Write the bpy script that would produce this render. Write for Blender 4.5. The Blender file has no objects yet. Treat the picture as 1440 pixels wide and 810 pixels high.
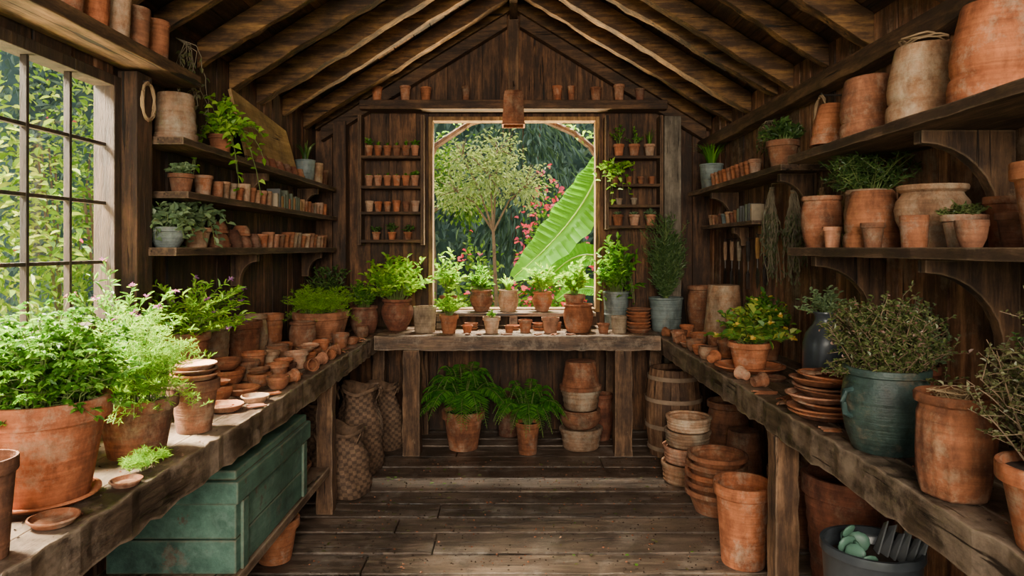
import bpy, math, random
from mathutils import Vector, Matrix
from math import sin, cos, pi, radians, sqrt, atan
R = random.Random(11)
U = R.uniform
COL = bpy.context.scene.collection

# ------------------------------------------------------------ materials
def newmat(name):
    m = bpy.data.materials.new(name); m.use_nodes = True
    nt = m.node_tree
    return m, nt, nt.nodes['Principled BSDF']
def nd(nt, t, **kw):
    n = nt.nodes.new(t)
    for k, v in kw.items(): setattr(n, k, v)
    return n
def ramp(nt, stops):
    n = nt.nodes.new('ShaderNodeValToRGB'); e = n.color_ramp.elements
    while len(e) < len(stops): e.new(0.5)
    for i, (p, c) in enumerate(stops):
        e[i].position = p; e[i].color = (c[0], c[1], c[2], 1)
    return n
def noise(nt, vec, scale, detail=6, rough=.6):
    n = nd(nt, 'ShaderNodeTexNoise'); n.inputs['Scale'].default_value = scale
    n.inputs['Detail'].default_value = detail; n.inputs['Roughness'].default_value = rough
    if vec: nt.links.new(vec, n.inputs['Vector'])
    return n
def mix(nt, fac, a, b, blend='MIX'):
    n = nd(nt, 'ShaderNodeMix', data_type='RGBA', blend_type=blend)
    for s, v in ((n.inputs[0], fac), (n.inputs[6], a), (n.inputs[7], b)):
        if hasattr(v, 'is_linked'): nt.links.new(v, s)
        else: s.default_value = v if not isinstance(v, tuple) else (*v[:3], 1)
    return n.outputs[2]
def bump(nt, b, h, strength, dist=.01):
    n = nd(nt, 'ShaderNodeBump'); n.inputs['Strength'].default_value = strength
    n.inputs['Distance'].default_value = dist
    nt.links.new(h, n.inputs['Height']); nt.links.new(n.outputs[0], b.inputs['Normal'])

def wood(name, dark, light, axis='z', rough=.75, grain=1.0, var=.5, wear=None, bs=.9, dust=None, crack=True, ws=6.0, dlo=.47, edge=None, er=.010):
    m, nt, b = newmat(name)
    tc = nd(nt, 'ShaderNodeTexCoord'); geo = nd(nt, 'ShaderNodeNewGeometry')
    mp = nd(nt, 'ShaderNodeMapping')
    s = [21 * grain] * 3; s['xyz'.index(axis)] = 2.6 * grain
    mp.inputs['Scale'].default_value = s
    nt.links.new(tc.outputs['Object'], mp.inputs['Vector'])
    mu = nd(nt, 'ShaderNodeMath', operation='MULTIPLY'); mu.inputs[1].default_value = 37
    nt.links.new(geo.outputs['Random Per Island'], mu.inputs[0])
    nt.links.new(mu.outputs[0], mp.inputs['Location'])
    n1 = noise(nt, mp.outputs[0], 1.0, 12, .74)
    rp = ramp(nt, [(.30, tuple(a * .6 for a in dark)), (.46, dark), (.72, light)]); nt.links.new(n1.outputs[0], rp.inputs[0])
    n2 = noise(nt, tc.outputs['Object'], 3.1, 10, .74)
    rp2 = ramp(nt, [(.34, (.36, .33, .31)), (.66, (1.45, 1.36, 1.26))]); nt.links.new(n2.outputs[0], rp2.inputs[0])
    c = mix(nt, 1.0, rp.outputs[0], rp2.outputs[0], 'MULTIPLY')
    rv = ramp(nt, [(0, (1 - var, 1 - var, 1 - var)), (.45, (1.0, 1.02, 1.05)), (1, (1 + var * .9, 1 + var * .82, 1 + var * .7))])
    nt.links.new(geo.outputs['Random Per Island'], rv.inputs[0])
    c = mix(nt, 1.0, c, rv.outputs[0], 'MULTIPLY')
    hh = n1.outputs[0]
    if wear:
        n3 = noise(nt, tc.outputs['Object'], ws, 12, .72)
        r3 = ramp(nt, [(wear[0], (0, 0, 0)), (wear[0] + .05, (1, 1, 1))]); nt.links.new(n3.outputs[0], r3.inputs[0])
        c = mix(nt, r3.outputs[0], c, wear[1])
    if dust:
        n5 = noise(nt, tc.outputs['Object'], 4.2, 12, .78)
        r5 = ramp(nt, [(dlo, (0, 0, 0)), (dlo + .18, (.75, .75, .75))]); nt.links.new(n5.outputs[0], r5.inputs[0])
        c = mix(nt, r5.outputs[0], c, dust)
    if edge:
        bv = nd(nt, 'ShaderNodeBevel'); bv.samples = 3; bv.inputs['Radius'].default_value = er
        dt = nd(nt, 'ShaderNodeVectorMath', operation='DOT_PRODUCT'); nt.links.new(bv.outputs[0], dt.inputs[0]); nt.links.new(geo.outputs['True Normal'], dt.inputs[1])
        n6 = noise(nt, tc.outputs['Object'], 16, 8, .7)
        ad = nd(nt, 'ShaderNodeMath', operation='MULTIPLY_ADD'); nt.links.new(n6.outputs[0], ad.inputs[0]); ad.inputs[1].default_value = .5; nt.links.new(dt.outputs['Value'], ad.inputs[2])
        r6 = ramp(nt, [(.0, (.85, .85, .85)), (1, (0, 0, 0))]); mr = nd(nt, 'ShaderNodeMapRange'); nt.links.new(ad.outputs[0], mr.inputs[0]); mr.inputs[1].default_value = 1.09; mr.inputs[2].default_value = 1.17
        nt.links.new(mr.outputs[0], r6.inputs[0]); c = mix(nt, r6.outputs[0], c, edge)
    if crack:
        mp2 = nd(nt, 'ShaderNodeMapping'); s2 = [55.0] * 3; s2['xyz'.index(axis)] = 2.8
        mp2.inputs['Scale'].default_value = s2; nt.links.new(tc.outputs['Object'], mp2.inputs['Vector']); nt.links.new(mu.outputs[0], mp2.inputs['Location'])
        n4 = noise(nt, mp2.outputs[0], .55, 4, .6); rk = ramp(nt, [(.33, (.12, .10, .09)), (.375, (1, 1, 1))]); nt.links.new(n4.outputs[0], rk.inputs[0])
        c = mix(nt, 1.0, c, rk.outputs[0], 'MULTIPLY')
        ma = nd(nt, 'ShaderNodeMath', operation='MULTIPLY'); nt.links.new(n1.outputs[0], ma.inputs[0]); nt.links.new(rk.outputs[0], ma.inputs[1]); hh = ma.outputs[0]
    nt.links.new(c, b.inputs['Base Color'])
    b.inputs['Roughness'].default_value = rough
    bump(nt, b, hh, bs, .010)
    return m

def terra(name, dark, light, pale=(.48, .37, .27), pa=.57, rough=.88, var=.34, bs=.85, grime=.55):
    m, nt, b = newmat(name)
    tc = nd(nt, 'ShaderNodeTexCoord'); oi = nd(nt, 'ShaderNodeObjectInfo')
    mu = nd(nt, 'ShaderNodeMath', operation='MULTIPLY'); mu.inputs[1].default_value = 23
    nt.links.new(oi.outputs['Random'], mu.inputs[0])
    ad = nd(nt, 'ShaderNodeVectorMath', operation='ADD')
    nt.links.new(tc.outputs['Object'], ad.inputs[0]); nt.links.new(mu.outputs[0], ad.inputs[1])
    v = ad.outputs[0]
    n1 = noise(nt, v, 11, 10, .7); rp = ramp(nt, [(.32, dark), (.64, light)]); nt.links.new(n1.outputs[0], rp.inputs[0])
    mp = nd(nt, 'ShaderNodeMapping'); mp.inputs['Scale'].default_value = (3, 3, 90); nt.links.new(v, mp.inputs['Vector'])
    nr = noise(nt, mp.outputs[0], 1.0, 3); rr = ramp(nt, [(.3, (.74, .72, .70)), (.7, (1.15, 1.15, 1.15))]); nt.links.new(nr.outputs[0], rr.inputs[0])
    c = mix(nt, 1.0, rp.outputs[0], rr.outputs[0], 'MULTIPLY')
    n2 = noise(nt, v, 7, 12, .8); r2 = ramp(nt, [(pa - .07, (0, 0, 0)), (pa + .09, (.85, .85, .85))]); nt.links.new(n2.outputs[0], r2.inputs[0])
    c = mix(nt, r2.outputs[0], c, pale)
    n7 = noise(nt, v, 5.3, 10, .75); r7 = ramp(nt, [(.60, (0, 0, 0)), (.74, (.6, .6, .6))]); nt.links.new(n7.outputs[0], r7.inputs[0])
    c = mix(nt, r7.outputs[0], c, (.10, .095, .045))
    mp3 = nd(nt, 'ShaderNodeMapping'); mp3.inputs['Scale'].default_value = (9, 9, 3.2); nt.links.new(v, mp3.inputs['Vector'])
    n5 = noise(nt, mp3.outputs[0], .8, 11, .75); r5 = ramp(nt, [(.38, (1 - grime, 1 - grime * 1.04, 1 - grime * 1.08)), (.55, (1, 1, 1))]); nt.links.new(n5.outputs[0], r5.inputs[0])
    c = mix(nt, 1.0, c, r5.outputs[0], 'MULTIPLY')
    rv = ramp(nt, [(0, (1 - var, 1 - var, 1 - var)), (.35, (.92, .95, .92)), (.65, (1.05, .92, .8)), (1, (1 + var, 1 + var * .95, 1 + var * .9))])
    nt.links.new(oi.outputs['Random'], rv.inputs[0])
    c = mix(nt, 1.0, c, rv.outputs[0], 'MULTIPLY')
    nt.links.new(c, b.inputs['Base Color']); b.inputs['Roughness'].default_value = rough
    n3 = noise(nt, v, 38, 8, .7)
    a1 = nd(nt, 'ShaderNodeMath', operation='ADD'); nt.links.new(n3.outputs[0], a1.inputs[0]); nt.links.new(nr.outputs[0], a1.inputs[1])
    bump(nt, b, a1.outputs[0], bs, .004)
    return m

def leafmat(name, a, bb, c, trans=.42, rough=.42):
    m, nt, b = newmat(name)
    geo = nd(nt, 'ShaderNodeNewGeometry')
    rp = ramp(nt, [(0, a), (.5, bb), (1, c)]); nt.links.new(geo.outputs['Random Per Island'], rp.inputs[0])
    nt.links.new(rp.outputs[0], b.inputs['Base Color']); b.inputs['Roughness'].default_value = rough
    tr = nd(nt, 'ShaderNodeBsdfTranslucent')
    cc = mix(nt, 1.0, rp.outputs[0], (1.45, 1.35, .5), 'MULTIPLY'); nt.links.new(cc, tr.inputs[0])
    ms = nd(nt, 'ShaderNodeMixShader'); ms.inputs[0].default_value = trans
    nt.links.new(b.outputs[0], ms.inputs[1]); nt.links.new(tr.outputs[0], ms.inputs[2])
    nt.links.new(ms.outputs[0], nt.nodes['Material Output'].inputs['Surface'])
    return m
def plain(name, col, rough=.6, metal=0, n=(20, .25), bs=.2):
    m, nt, b = newmat(name)
    tc = nd(nt, 'ShaderNodeTexCoord'); n1 = noise(nt, tc.outputs['Object'], n[0], 6)
    v = n[1]
    rp = ramp(nt, [(.3, tuple(x * (1 - v) for x in col)), (.7, tuple(min(1, x * (1 + v)) for x in col))])
    nt.links.new(n1.outputs[0], rp.inputs[0]); nt.links.new(rp.outputs[0], b.inputs['Base Color'])
    b.inputs['Roughness'].default_value = rough; b.inputs['Metallic'].default_value = metal
    bump(nt, b, n1.outputs[0], bs, .003)
    return m

EB = (.50, .37, .26)
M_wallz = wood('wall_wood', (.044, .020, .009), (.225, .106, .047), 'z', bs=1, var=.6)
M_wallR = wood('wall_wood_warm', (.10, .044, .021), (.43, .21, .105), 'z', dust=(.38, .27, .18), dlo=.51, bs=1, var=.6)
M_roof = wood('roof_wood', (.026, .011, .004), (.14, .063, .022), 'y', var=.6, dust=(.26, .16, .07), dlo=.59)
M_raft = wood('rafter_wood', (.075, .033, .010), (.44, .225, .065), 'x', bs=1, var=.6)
M_beamy = wood('beam_wood', (.06, .028, .012), (.28, .15, .062), 'y')
M_beamx = wood('beam_wood_across', (.055, .026, .011), (.25, .125, .054), 'x')
M_beamz = wood('post_wood', (.07, .034, .016), (.30, .16, .075), 'z', edge=(.34, .22, .13))
M_winb = wood('glazing_bar_wood', (.030, .017, .010), (.10, .058, .034), 'z')
M_grayz = wood('gray_post_wood', (.16, .13, .095), (.40, .34, .26), 'z')
M_benchy = wood('bench_wood', (.065, .041, .028), (.30, .205, .14), 'y', .42, var=.35, dust=(.42, .31, .225), dlo=.47, bs=1, edge=EB, er=.016)
M_benchx = wood('bench_wood_across', (.085, .045, .024), (.38, .225, .125), 'x', .45, var=.35, dust=(.46, .33, .22), dlo=.5, bs=1, edge=EB, er=.016)
M_legz = wood('bench_leg_wood', (.085, .043, .022), (.36, .195, .10), 'z', var=.2, edge=(.44, .29, .18), er=.012, bs=1)
M_floor = wood('floor_wood', (.080, .058, .046), (.26, .20, .16), 'x', .30, var=.26, wear=(.575, (.045, .029, .021)), dust=(.36, .30, .25), dlo=.52, bs=1)
M_shelfy = wood('shelf_wood', (.065, .035, .019), (.29, .172, .095), 'y', var=.2, edge=(.40, .27, .17), er=.007)
M_green = wood('green_painted_wood', (.062, .145, .112), (.125, .245, .195), 'y', .6, grain=.6, var=.14, wear=(.585, (.11, .078, .05)), ws=8, crack=False, bs=.6, dust=(.20, .30, .245), dlo=.52, edge=(.24, .165, .10), er=.012)
M_pale = wood('pale_plywood', (.36, .22, .08), (.56, .38, .17), 'y', var=.1)
M_barrel = wood('barrel_wood', (.13, .065, .035), (.42, .24, .13), 'z', var=.25)
M_archw = wood('arch_wood', (.12, .065, .035), (.34, .20, .11), 'z', var=.2)
M_winf = wood('window_frame_wood', (.18, .10, .038), (.44, .27, .11), 'z')
M_t1 = terra('terracotta_orange', (.27, .082, .031), (.56, .195, .08), pa=.58)
M_t2 = terra('terracotta_brown', (.15, .055, .027), (.38, .145, .068), (.42, .30, .20), pa=.57)
M_t3 = terra('terracotta_tan', (.28, .14, .072), (.50, .285, .165), (.55, .44, .32), pa=.52)
M_t4 = terra('terracotta_red_dark', (.11, .04, .022), (.27, .095, .052), (.32, .22, .15), pa=.58)
M_t5 = terra('terracotta_salmon', (.36, .15, .085), (.60, .285, .165), (.58, .45, .33), pa=.55)
M_blue = terra('teal_glaze', (.020, .046, .048), (.060, .115, .112), (.22, .18, .13), pa=.575, rough=.42, var=.05)
M_zinc = terra('aged_zinc', (.10, .135, .14), (.23, .275, .27), (.3, .27, .2), pa=.62, rough=.55, var=.1)
M_dark = plain('dark_glaze', (.045, .052, .06), .3)
M_cream = terra('cream_clay', (.30, .23, .16), (.48, .38, .27), (.60, .52, .41), pa=.6, var=.15)
M_wick = plain('wicker', (.145, .082, .047), .85, 0, (30, .5))
M_wickd = plain('wicker_recess_shade', (.075, .041, .024), .85, 0, (30, .5))  # shade in the weave recesses, painted as darker faces
M_rope = plain('rope', (.26, .165, .085), .9)
M_soil = plain('soil', (.035, .02, .012), .95, 0, (60, .5), 1)
M_iron = plain('iron', (.06, .05, .045), .5, .8)
M_yel = plain('ochre_handle', (.42, .20, .05), .6)
M_stem = plain('stem', (.14, .19, .045), .7)
M_twig = plain('twig', (.17, .11, .065), .8)
M_dry = plain('dry_stem', (.22, .175, .11), .85)
M_bark = plain('bark', (.20, .13, .085), .9, 0, (12, .4), 1)
M_straw = plain('straw', (.42, .28, .14), .9)
M_pad = plain('cactus_pad_skin', (.10, .21, .15), .45, 0, (18, .3))
M_slate = plain('grey_shard', (.16, .165, .17), .6)
L_bright = leafmat('leaf_bright', (.10, .26, .012), (.22, .46, .028), (.44, .66, .065))
L_mid = leafmat('leaf_mid', (.035, .125, .011), (.085, .24, .019), (.22, .43, .045))
L_dark = leafmat('leaf_dark', (.028, .068, .018), (.056, .125, .025), (.12, .21, .045))
L_heath = leafmat('leaf_heather', (.055, .085, .025), (.11, .15, .042), (.22, .23, .09))
L_oliv = leafmat('leaf_olive', (.08, .09, .035), (.14, .15, .06), (.24, .22, .11))
L_gray = leafmat('leaf_grayish', (.10, .17, .085), (.18, .27, .13), (.30, .40, .2))
L_rose = leafmat('leaf_rosemary', (.045, .10, .035), (.085, .165, .05), (.17, .27, .09))
L_dryg = leafmat('leaf_dry_green', (.08, .095, .05), (.13, .15, .08), (.20, .21, .12))
L_fern = leafmat('leaf_fern', (.03, .13, .015), (.065, .25, .022), (.17, .42, .045))
L_tree = leafmat('leaf_silvery_green', (.22, .32, .14), (.35, .46, .22), (.54, .64, .36), .45)
L_gold = leafmat('leaf_golden_green', (.09, .22, .015), (.22, .38, .035), (.50, .58, .12), .5)
L_gard = leafmat('leaf_garden', (.05, .14, .015), (.13, .28, .03), (.30, .46, .07), .4)
L_gdk = leafmat('leaf_evergreen', (.05, .10, .085), (.09, .165, .135), (.16, .26, .21), .3)
L_ban = leafmat('leaf_banana', (.07, .34, .001), (.10, .40, .002), (.13, .44, .003), .55, .6)
L_pink = leafmat('petal_pink', (.75, .02, .10), (.85, .06, .22), (.85, .22, .4))
L_purp = leafmat('petal_purple', (.25, .06, .35), (.35, .1, .4), (.45, .2, .5))
L_ivy = leafmat('leaf_ivy', (.06, .17, .03), (.16, .33, .05), (.50, .50, .08))
L_dusty = leafmat('petal_dusty', (.28, .13, .10), (.36, .2, .16), (.45, .3, .25))
L_yel = leafmat('petal_yellow', (.75, .5, .05), (.85, .65, .1), (.9, .75, .3))
M_packs = [plain('packet_%s' % n, c, .8) for n, c in (('slate', (.09, .09, .085)), ('cream', (.34, .26, .17)), ('ochre', (.28, .15, .055)), ('rust', (.26, .09, .045)), ('sage', (.11, .12, .08)))]
gm, nt, b = newmat('window_glass')
tp = nd(nt, 'ShaderNodeBsdfTransparent'); gl = nd(nt, 'ShaderNodeBsdfGlossy'); gl.inputs['Roughness'].default_value = .03
ms = nd(nt, 'ShaderNodeMixShader'); ms.inputs[0].default_value = .04
nt.links.new(tp.outputs[0], ms.inputs[1]); nt.links.new(gl.outputs[0], ms.inputs[2]); nt.links.new(ms.outputs[0], nt.nodes['Material Output'].inputs['Surface'])
M_glass = gm

# ------------------------------------------------------------ mesh builder
class MB:
    def __init__(s): s.v = []; s.f = []; s.m = []
    def add(s, vs, fs, mi=0):
        o = len(s.v); s.v.extend([tuple(p) for p in vs])
        for f in fs: s.f.append(tuple(i + o for i in f)); s.m.append(mi)
    def box(s, x0, x1, y0, y1, z0, z1, mi=0):
        s.add([(x0, y0, z0), (x1, y0, z0), (x1, y1, z0), (x0, y1, z0), (x0, y0, z1), (x1, y0, z1), (x1, y1, z1), (x0, y1, z1)],
              [(0, 3, 2, 1), (4, 5, 6, 7), (0, 1, 5, 4), (1, 2, 6, 5), (2, 3, 7, 6), (3, 0, 4, 7)], mi)
    def hexa(s, pts, mi=0):
        s.add(pts, [(0, 3, 2, 1), (4, 5, 6, 7), (0, 1, 5, 4), (1, 2, 6, 5), (2, 3, 7, 6), (3, 0, 4, 7)], mi)
    def strip4(s, vs, n):
        s.add(vs, [(4 * i + k, 4 * i + (k + 1) % 4, 4 * i + 4 + (k + 1) % 4, 4 * i + 4 + k) for i in range(n) for k in range(4)] + [(3, 2, 1, 0), (4 * n, 4 * n + 1, 4 * n + 2, 4 * n + 3)])
    def prism_y(s, poly, y0, y1, mi=0):
        n = len(poly)
        vs = [(x, y0, z) for x, z in poly] + [(x, y1, z) for x, z in poly]
        fs = [tuple(range(n)), tuple(range(2 * n - 1, n - 1, -1))] + [(i, i + n, (i + 1) % n + n, (i + 1) % n) for i in range(n)]
        s.add(vs, fs, mi)
    def roughbeam(s, ax, a0, a1, lo, hi, n=24, j=.006):
        vs = []
        for i in range(n + 1):
            t = a0 + (a1 - a0) * i / n
            for (o, z, mv) in ((lo[0], lo[1], 1), (hi[0], lo[1], 1), (hi[0], hi[1], 0), (lo[0], hi[1], 0)):
                oo = o + (U(-j, j) if mv else 0) ; zz = z + (U(-j, j) if mv else 0)
                vs.append((t, oo, zz) if ax == 'x' else (oo, t, zz))
        s.strip4(vs, n)
    def lathe(s, prof, seg=28, mi=0, wob=0.0, fn=None, c=(0, 0, 0), alt=None):
        n = len(prof); vs = []; ph = U(0, 6); ph2 = U(0, 6)
        for j, (r, z) in enumerate(prof):
            for i in range(seg):
                a = 2 * pi * i / seg
                rr = r * (1 + wob * sin(2 * a + ph) + wob * .6 * sin(3 * a + ph2 + z * 9))
                if fn: rr = fn(rr, a, j, z)
                vs.append((c[0] + rr * cos(a), c[1] + rr * sin(a), c[2] + z + (wob * r * sin(a + ph) if z > .012 and r > 0 else 0) * .6))
        o = len(s.v); s.v.extend(vs)
        for j in range(n - 1):
            for i in range(seg):
                k = (i + 1) % seg
                s.f.append((o + j * seg + i, o + j * seg + k, o + (j + 1) * seg + k, o + (j + 1) * seg + i))
                s.m.append(mi if alt is None else alt(i, j))
    def tube(s, pts, rad, seg=5, mi=0, caps=True):
        pts = [Vector(p) for p in pts]; n = len(pts); vs = []
        ref = Vector((0.13, .37, .92))
        for i, p in enumerate(pts):
            t = (pts[min(i + 1, n - 1)] - pts[max(i - 1, 0)])
            if t.length < 1e-9: t = Vector((0, 0, 1))
            t.normalize()
            a = t.cross(ref)
            if a.length < .1: a = t.cross(Vector((1, 0, 0)))
            a.normalize(); b2 = t.cross(a)
            r = rad[i] if isinstance(rad, (list, tuple)) else rad
            for k in range(seg):
                th = 2 * pi * k / seg
                vs.append(p + a * (r * cos(th)) + b2 * (r * sin(th)))
        fs = [(i * seg + k, i * seg + (k + 1) % seg, (i + 1) * seg + (k + 1) % seg, (i + 1) * seg + k) for i in range(n - 1) for k in range(seg)]
        if caps: fs += [tuple(range(seg))[::-1], tuple(range((n - 1) * seg, n * seg))]
        s.add(vs, fs, mi)
    def leaf(s, p, d, L, W, mi=0, fold=.25, droop=.2, flat=False):
        d = Vector(d)
        if d.length < 1e-6: d = Vector((0, 0, 1))
        d.normalize()
        side = d.cross(Vector((0, 0, 1)) if flat else Vector((U(-.6, .6), U(-.6, .6), 1)))
        if side.length < .05: side = Vector((1, 0, 0))
        side.normalize(); up = side.cross(d)
        p = Vector(p); q = p + d * (L * .35); r = p + d * (L * .72) - up * (L * droop * .4); t = p + d * L - up * (L * droop)
        u = up * (W * fold)
        s.add([p, q + side * (W * .5) + u, r + side * (W * .38) + u, t, r - side * (W * .38) + u, q - side * (W * .5) + u],
              [(0, 1, 2, 3), (0, 3, 4, 5)], mi)
    def mesh(s, name, mats, smooth=True, ang=35):
        me = bpy.data.meshes.new(name); me.from_pydata(s.v, [], s.f)
        for m in mats: me.materials.append(m)
        me.polygons.foreach_set('material_index', s.m)
        if smooth:
            me.polygons.foreach_set('use_smooth', [True] * len(s.f))
            me.set_sharp_from_angle(angle=radians(ang))
        me.update(); return me
    def obj(s, name, mats, loc=(0, 0, 0), rot=(0, 0, 0), smooth=True, parent=None, bevel=0, ang=35):
        o = bpy.data.objects.new(name, s.mesh(name, mats, smooth, ang)); COL.objects.link(o)
        o.location = loc; o.rotation_euler = rot
        if parent: o.parent = parent
        if bevel:
            md = o.modifiers.new('bevel', 'BEVEL'); md.width = bevel; md.segments = 2; md.limit_method = 'ANGLE'
        return o
def reg(o, label, cat, group=None):
    o['label'] = label; o['category'] = cat
    if group: o['group'] = group
    return o
def empty(name, loc, label, cat, group=None, rot=(0, 0, 0)):
    e = bpy.data.objects.new(name, None); COL.objects.link(e); e.location = loc; e.rotation_euler = rot
    e.empty_display_size = .05
    return reg(e, label, cat, group)
def struct(o, label, cat='structure'):
    o['kind'] = 'structure'; o['label'] = label; o['category'] = cat; return o

# ------------------------------------------------------------ pots
OUT = {
 'classic': [(.66, 0), (.675, .03), (.78, .40), (.88, .775), (.89, .785), (.985, .795), (1, .81), (1, .975), (.985, 1)],
 'tall': [(.70, 0), (.72, .03), (.80, .45), (.90, .84), (.97, .85), (1, .865), (1, .98), (.985, 1)],
 'urn': [(.55, 0), (.58, .03), (.60, .06), (.80, .24), (.96, .45), (1, .60), (.95, .74), (.82, .84), (.80, .88), (.92, .92), (.94, .97), (.92, 1)],
 'crock': [(.72, 0), (.76, .03), (.90, .22), (.99, .45), (1, .62), (.95, .80), (.88, .88), (.87, .90), (.97, .92), (.98, .98), (.96, 1)],
 'bowl': [(.60, 0), (.63, .04), (.84, .32), (.95, .68), (.95, .74), (1, .78), (1, .97), (.98, 1)],
 'cyl': [(.84, 0), (.86, .03), (.93, .5), (.97, .86), (1, .87), (1, .98), (.98, 1)],
 'vase': [(.70, 0), (.80, .03), (.98, .15), (1, .35), (.97, .58), (.84, .72), (.52, .84), (.44, .89), (.45, .95), (.54, .985), (.53, 1)],
 'bucket': [(.76, 0), (.77, .02), (.80, .03), (.86, .36), (.89, .37), (.89, .40), (.87, .41), (.95, .93), (1, .95), (1, .985), (.99, 1)],
}
def ribs(n, base, top, amp):
    p = [(base, 0)]
    for i in range(n):
        for k in range(4):
            t = (i + (k + .5) / 4) / n * .84
            p.append((base + (top - base) * t + amp * sin((k + .5) / 4 * pi), t))
    return p + [(top * .95, .845), (1, .86), (1, .98), (.98, 1)]
OUT['ribbed'] = ribs(7, .72, .93, .035)
OUT['banded'] = ribs(3, .78, .93, .05)
OUT['wideribbed'] = ribs(4, .86, .93, .05)
OUT['saucer'] = [(.72, 0), (.76, .05), (.93, .7), (1, .8), (1, .96), (.985, 1)]
OUT['dome'] = [(.70, 0), (.74, .03), (.91, .40), (.96, .58), (.94, .70), (.90, .74), (.97, .78), (1, .86), (.99, 1)]
_cache = {}
def potmesh(style, r, h, mat, seg):
    key = (style, round(r, 3), round(h, 3), mat.name, seg)
    if key in _cache and r < .06: return _cache[key]
    t = max(.004, .075 * r)
    o = [(a * r, z * h) for a, z in OUT[style]]
    floor_z = min(.07 * h + .003, .02) if style != 'saucer' else .30 * h
    prof = [(0, 0)] + o
    inner = [(a - t, z) for a, z in reversed(o) if z > floor_z + .002]
    if style == 'saucer': t = .06 * r; inner = [(.93 * r, h), (.92 * r, .85 * h), (.76 * r, .36 * h)]
    prof += inner + [(max(.1 * r, o[0][0] - t), floor_z), (0, floor_z)]
    chips = [(U(0, 6.28), U(.05, .16), U(.01, .03)) for _ in range(R.choice((0, 1, 2, 3)))]
    def fn(rr, a, j, z):
        if z > .97 * h:
            for ca, cw, cd in chips:
                d = abs((a - ca + pi) % (2 * pi) - pi)
                if d < cw: return rr * (1 - cd)
        return rr
    mb = MB(); mb.lathe(prof, seg, 0, .016 if style != 'saucer' else .006, fn)
    me = mb.mesh('clay', [mat]); _cache[key] = me
    return me
def pot(x, y, z, r, h, style='classic', mat=None, label='weathered terracotta flower pot', name='terracotta_pot', cat='pot',
        flip=False, group=None, lying=None, parent=None, seg=None, lean=None):
    mat = mat or M_t1
    seg = seg or (48 if r > .07 else 24 if r > .045 else 18)
    o = bpy.data.objects.new(name, potmesh(style, r, h, mat, seg)); COL.objects.link(o)
    if parent:
        o.parent = parent; o.location = (x, y, z); return o
    az = U(0, 6.28)
    if lean is not None:
        rot = Matrix.Rotation(az, 3, 'Z') @ Matrix.Rotation(lean, 3, 'X') @ (Matrix.Rotation(pi, 3, 'X') if flip else Matrix.Identity(3))
        ctr = rot @ Vector((0, 0, h / 2)); zm = min((rot @ v.co).z for v in o.data.vertices)
        o.rotation_euler = rot.to_euler(); o.location = (x - ctr.x, y - ctr.y, z - zm + .0005)
    elif flip: o.location = (x, y, z + h); o.rotation_euler = (pi, 0, az)
    elif lying is not None:
        rb = OUT[style][0][0] * r; al = atan((r - rb) / h)
        o.location = (x - h * .5 * cos(lying), y - h * .5 * sin(lying), z + rb * cos(al) + .001); o.rotation_euler = (0, pi / 2 - al, lying)
    else: o.location = (x, y, z); o.rotation_euler = (0, 0, az)
    return reg(o, label, cat, group)

# ------------------------------------------------------------ foliage (slots 0 leaf, 1 stem, 2 flower)
def bez(a, b, c, t): return a * ((1 - t) ** 2) + b * (2 * t * (1 - t)) + c * (t * t)
def fol_bush(mb, r, H, z0, nst=40, nl=18, L=.03, W=.018, r0=.03, flower=0, t0=.3, flat=.4, droop=.2, off=(0, 0), hv=.5):
    for i in range(nst):
        a = U(0, 2 * pi); u = sqrt(U(0, 1)) * U(.85, 1.08)
        e = Vector((r * u * cos(a) + off[0], r * u * sin(a) + off[1], z0 + H * (1 - flat * u * u) * U(hv, 1.08)))
        s = Vector((r0 * u * cos(a), r0 * u * sin(a), z0))
        m = Vector((e.x * .35 + U(-.1, .1) * r, e.y * .35 + U(-.1, .1) * r, z0 + (e.z - z0) * .75))
        mb.tube([bez(s, m, e, t) for t in (0, .25, .5, .75, 1)], [.0022, .002, .0016, .0012, .0008], 3, 1, False)
        for k in range(nl):
            t = t0 + (1 - t0) * (k + U(0, 1)) / nl
            p = bez(s, m, e, t); tg = (bez(s, m, e, min(1, t + .05)) - bez(s, m, e, t - .05)).normalized()
            d = tg * .5 + Vector((U(-1, 1), U(-1, 1), U(-.3, .8)))
            mb.leaf(p, d, L * U(.55, 1.25), W * U(.7, 1.2), 0, .25, droop)
        if flower and U(0, 1) < flower:
            for q in range(7): mb.leaf(e, (U(-1, 1), U(-1, 1), U(-.2, 1)), max(.012, L * .5), max(.007, W * .6), 2)
def fol_parsley(mb, r, H, z0, nst=110, L=.024, r0=.08, n=5, flat=.5):
    for i in range(nst):
        a = U(0, 2 * pi); u = sqrt(U(0, 1)) * U(.8, 1.1)
        e = Vector((r * u * cos(a), r * u * sin(a), z0 + H * (1 - flat * u * u) * U(.35, 1.1)))
        s = Vector((r0 * u * cos(a), r0 * u * sin(a), z0)); m = Vector((e.x * .4, e.y * .4, z0 + max(.05, (e.z - z0)) * .8))
        mb.tube([bez(s, m, e, t) for t in (0, .3, .6, 1)], [.0018, .0015, .0012, .0009], 3, 1, False)
        for b in range(n):
            t = 1 - b * .13; p = bez(s, m, e, t); ba = U(0, 6.28); q = p + Vector((cos(ba), sin(ba), U(0, .5))) * L * (0 if b == 0 else U(.8, 1.5))
            if b: mb.tube([p, q], .0008, 3, 1, False)
            bz = U(-.1, .6)
            for k in range(6):
                aa = ba + (k - 2.5) * .62; mb.leaf(q, (cos(aa), sin(aa), bz * .5 + U(-.3, .3)), L * U(.7, 1.15), L * U(.45, .7), 0, .2, .3)
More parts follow.
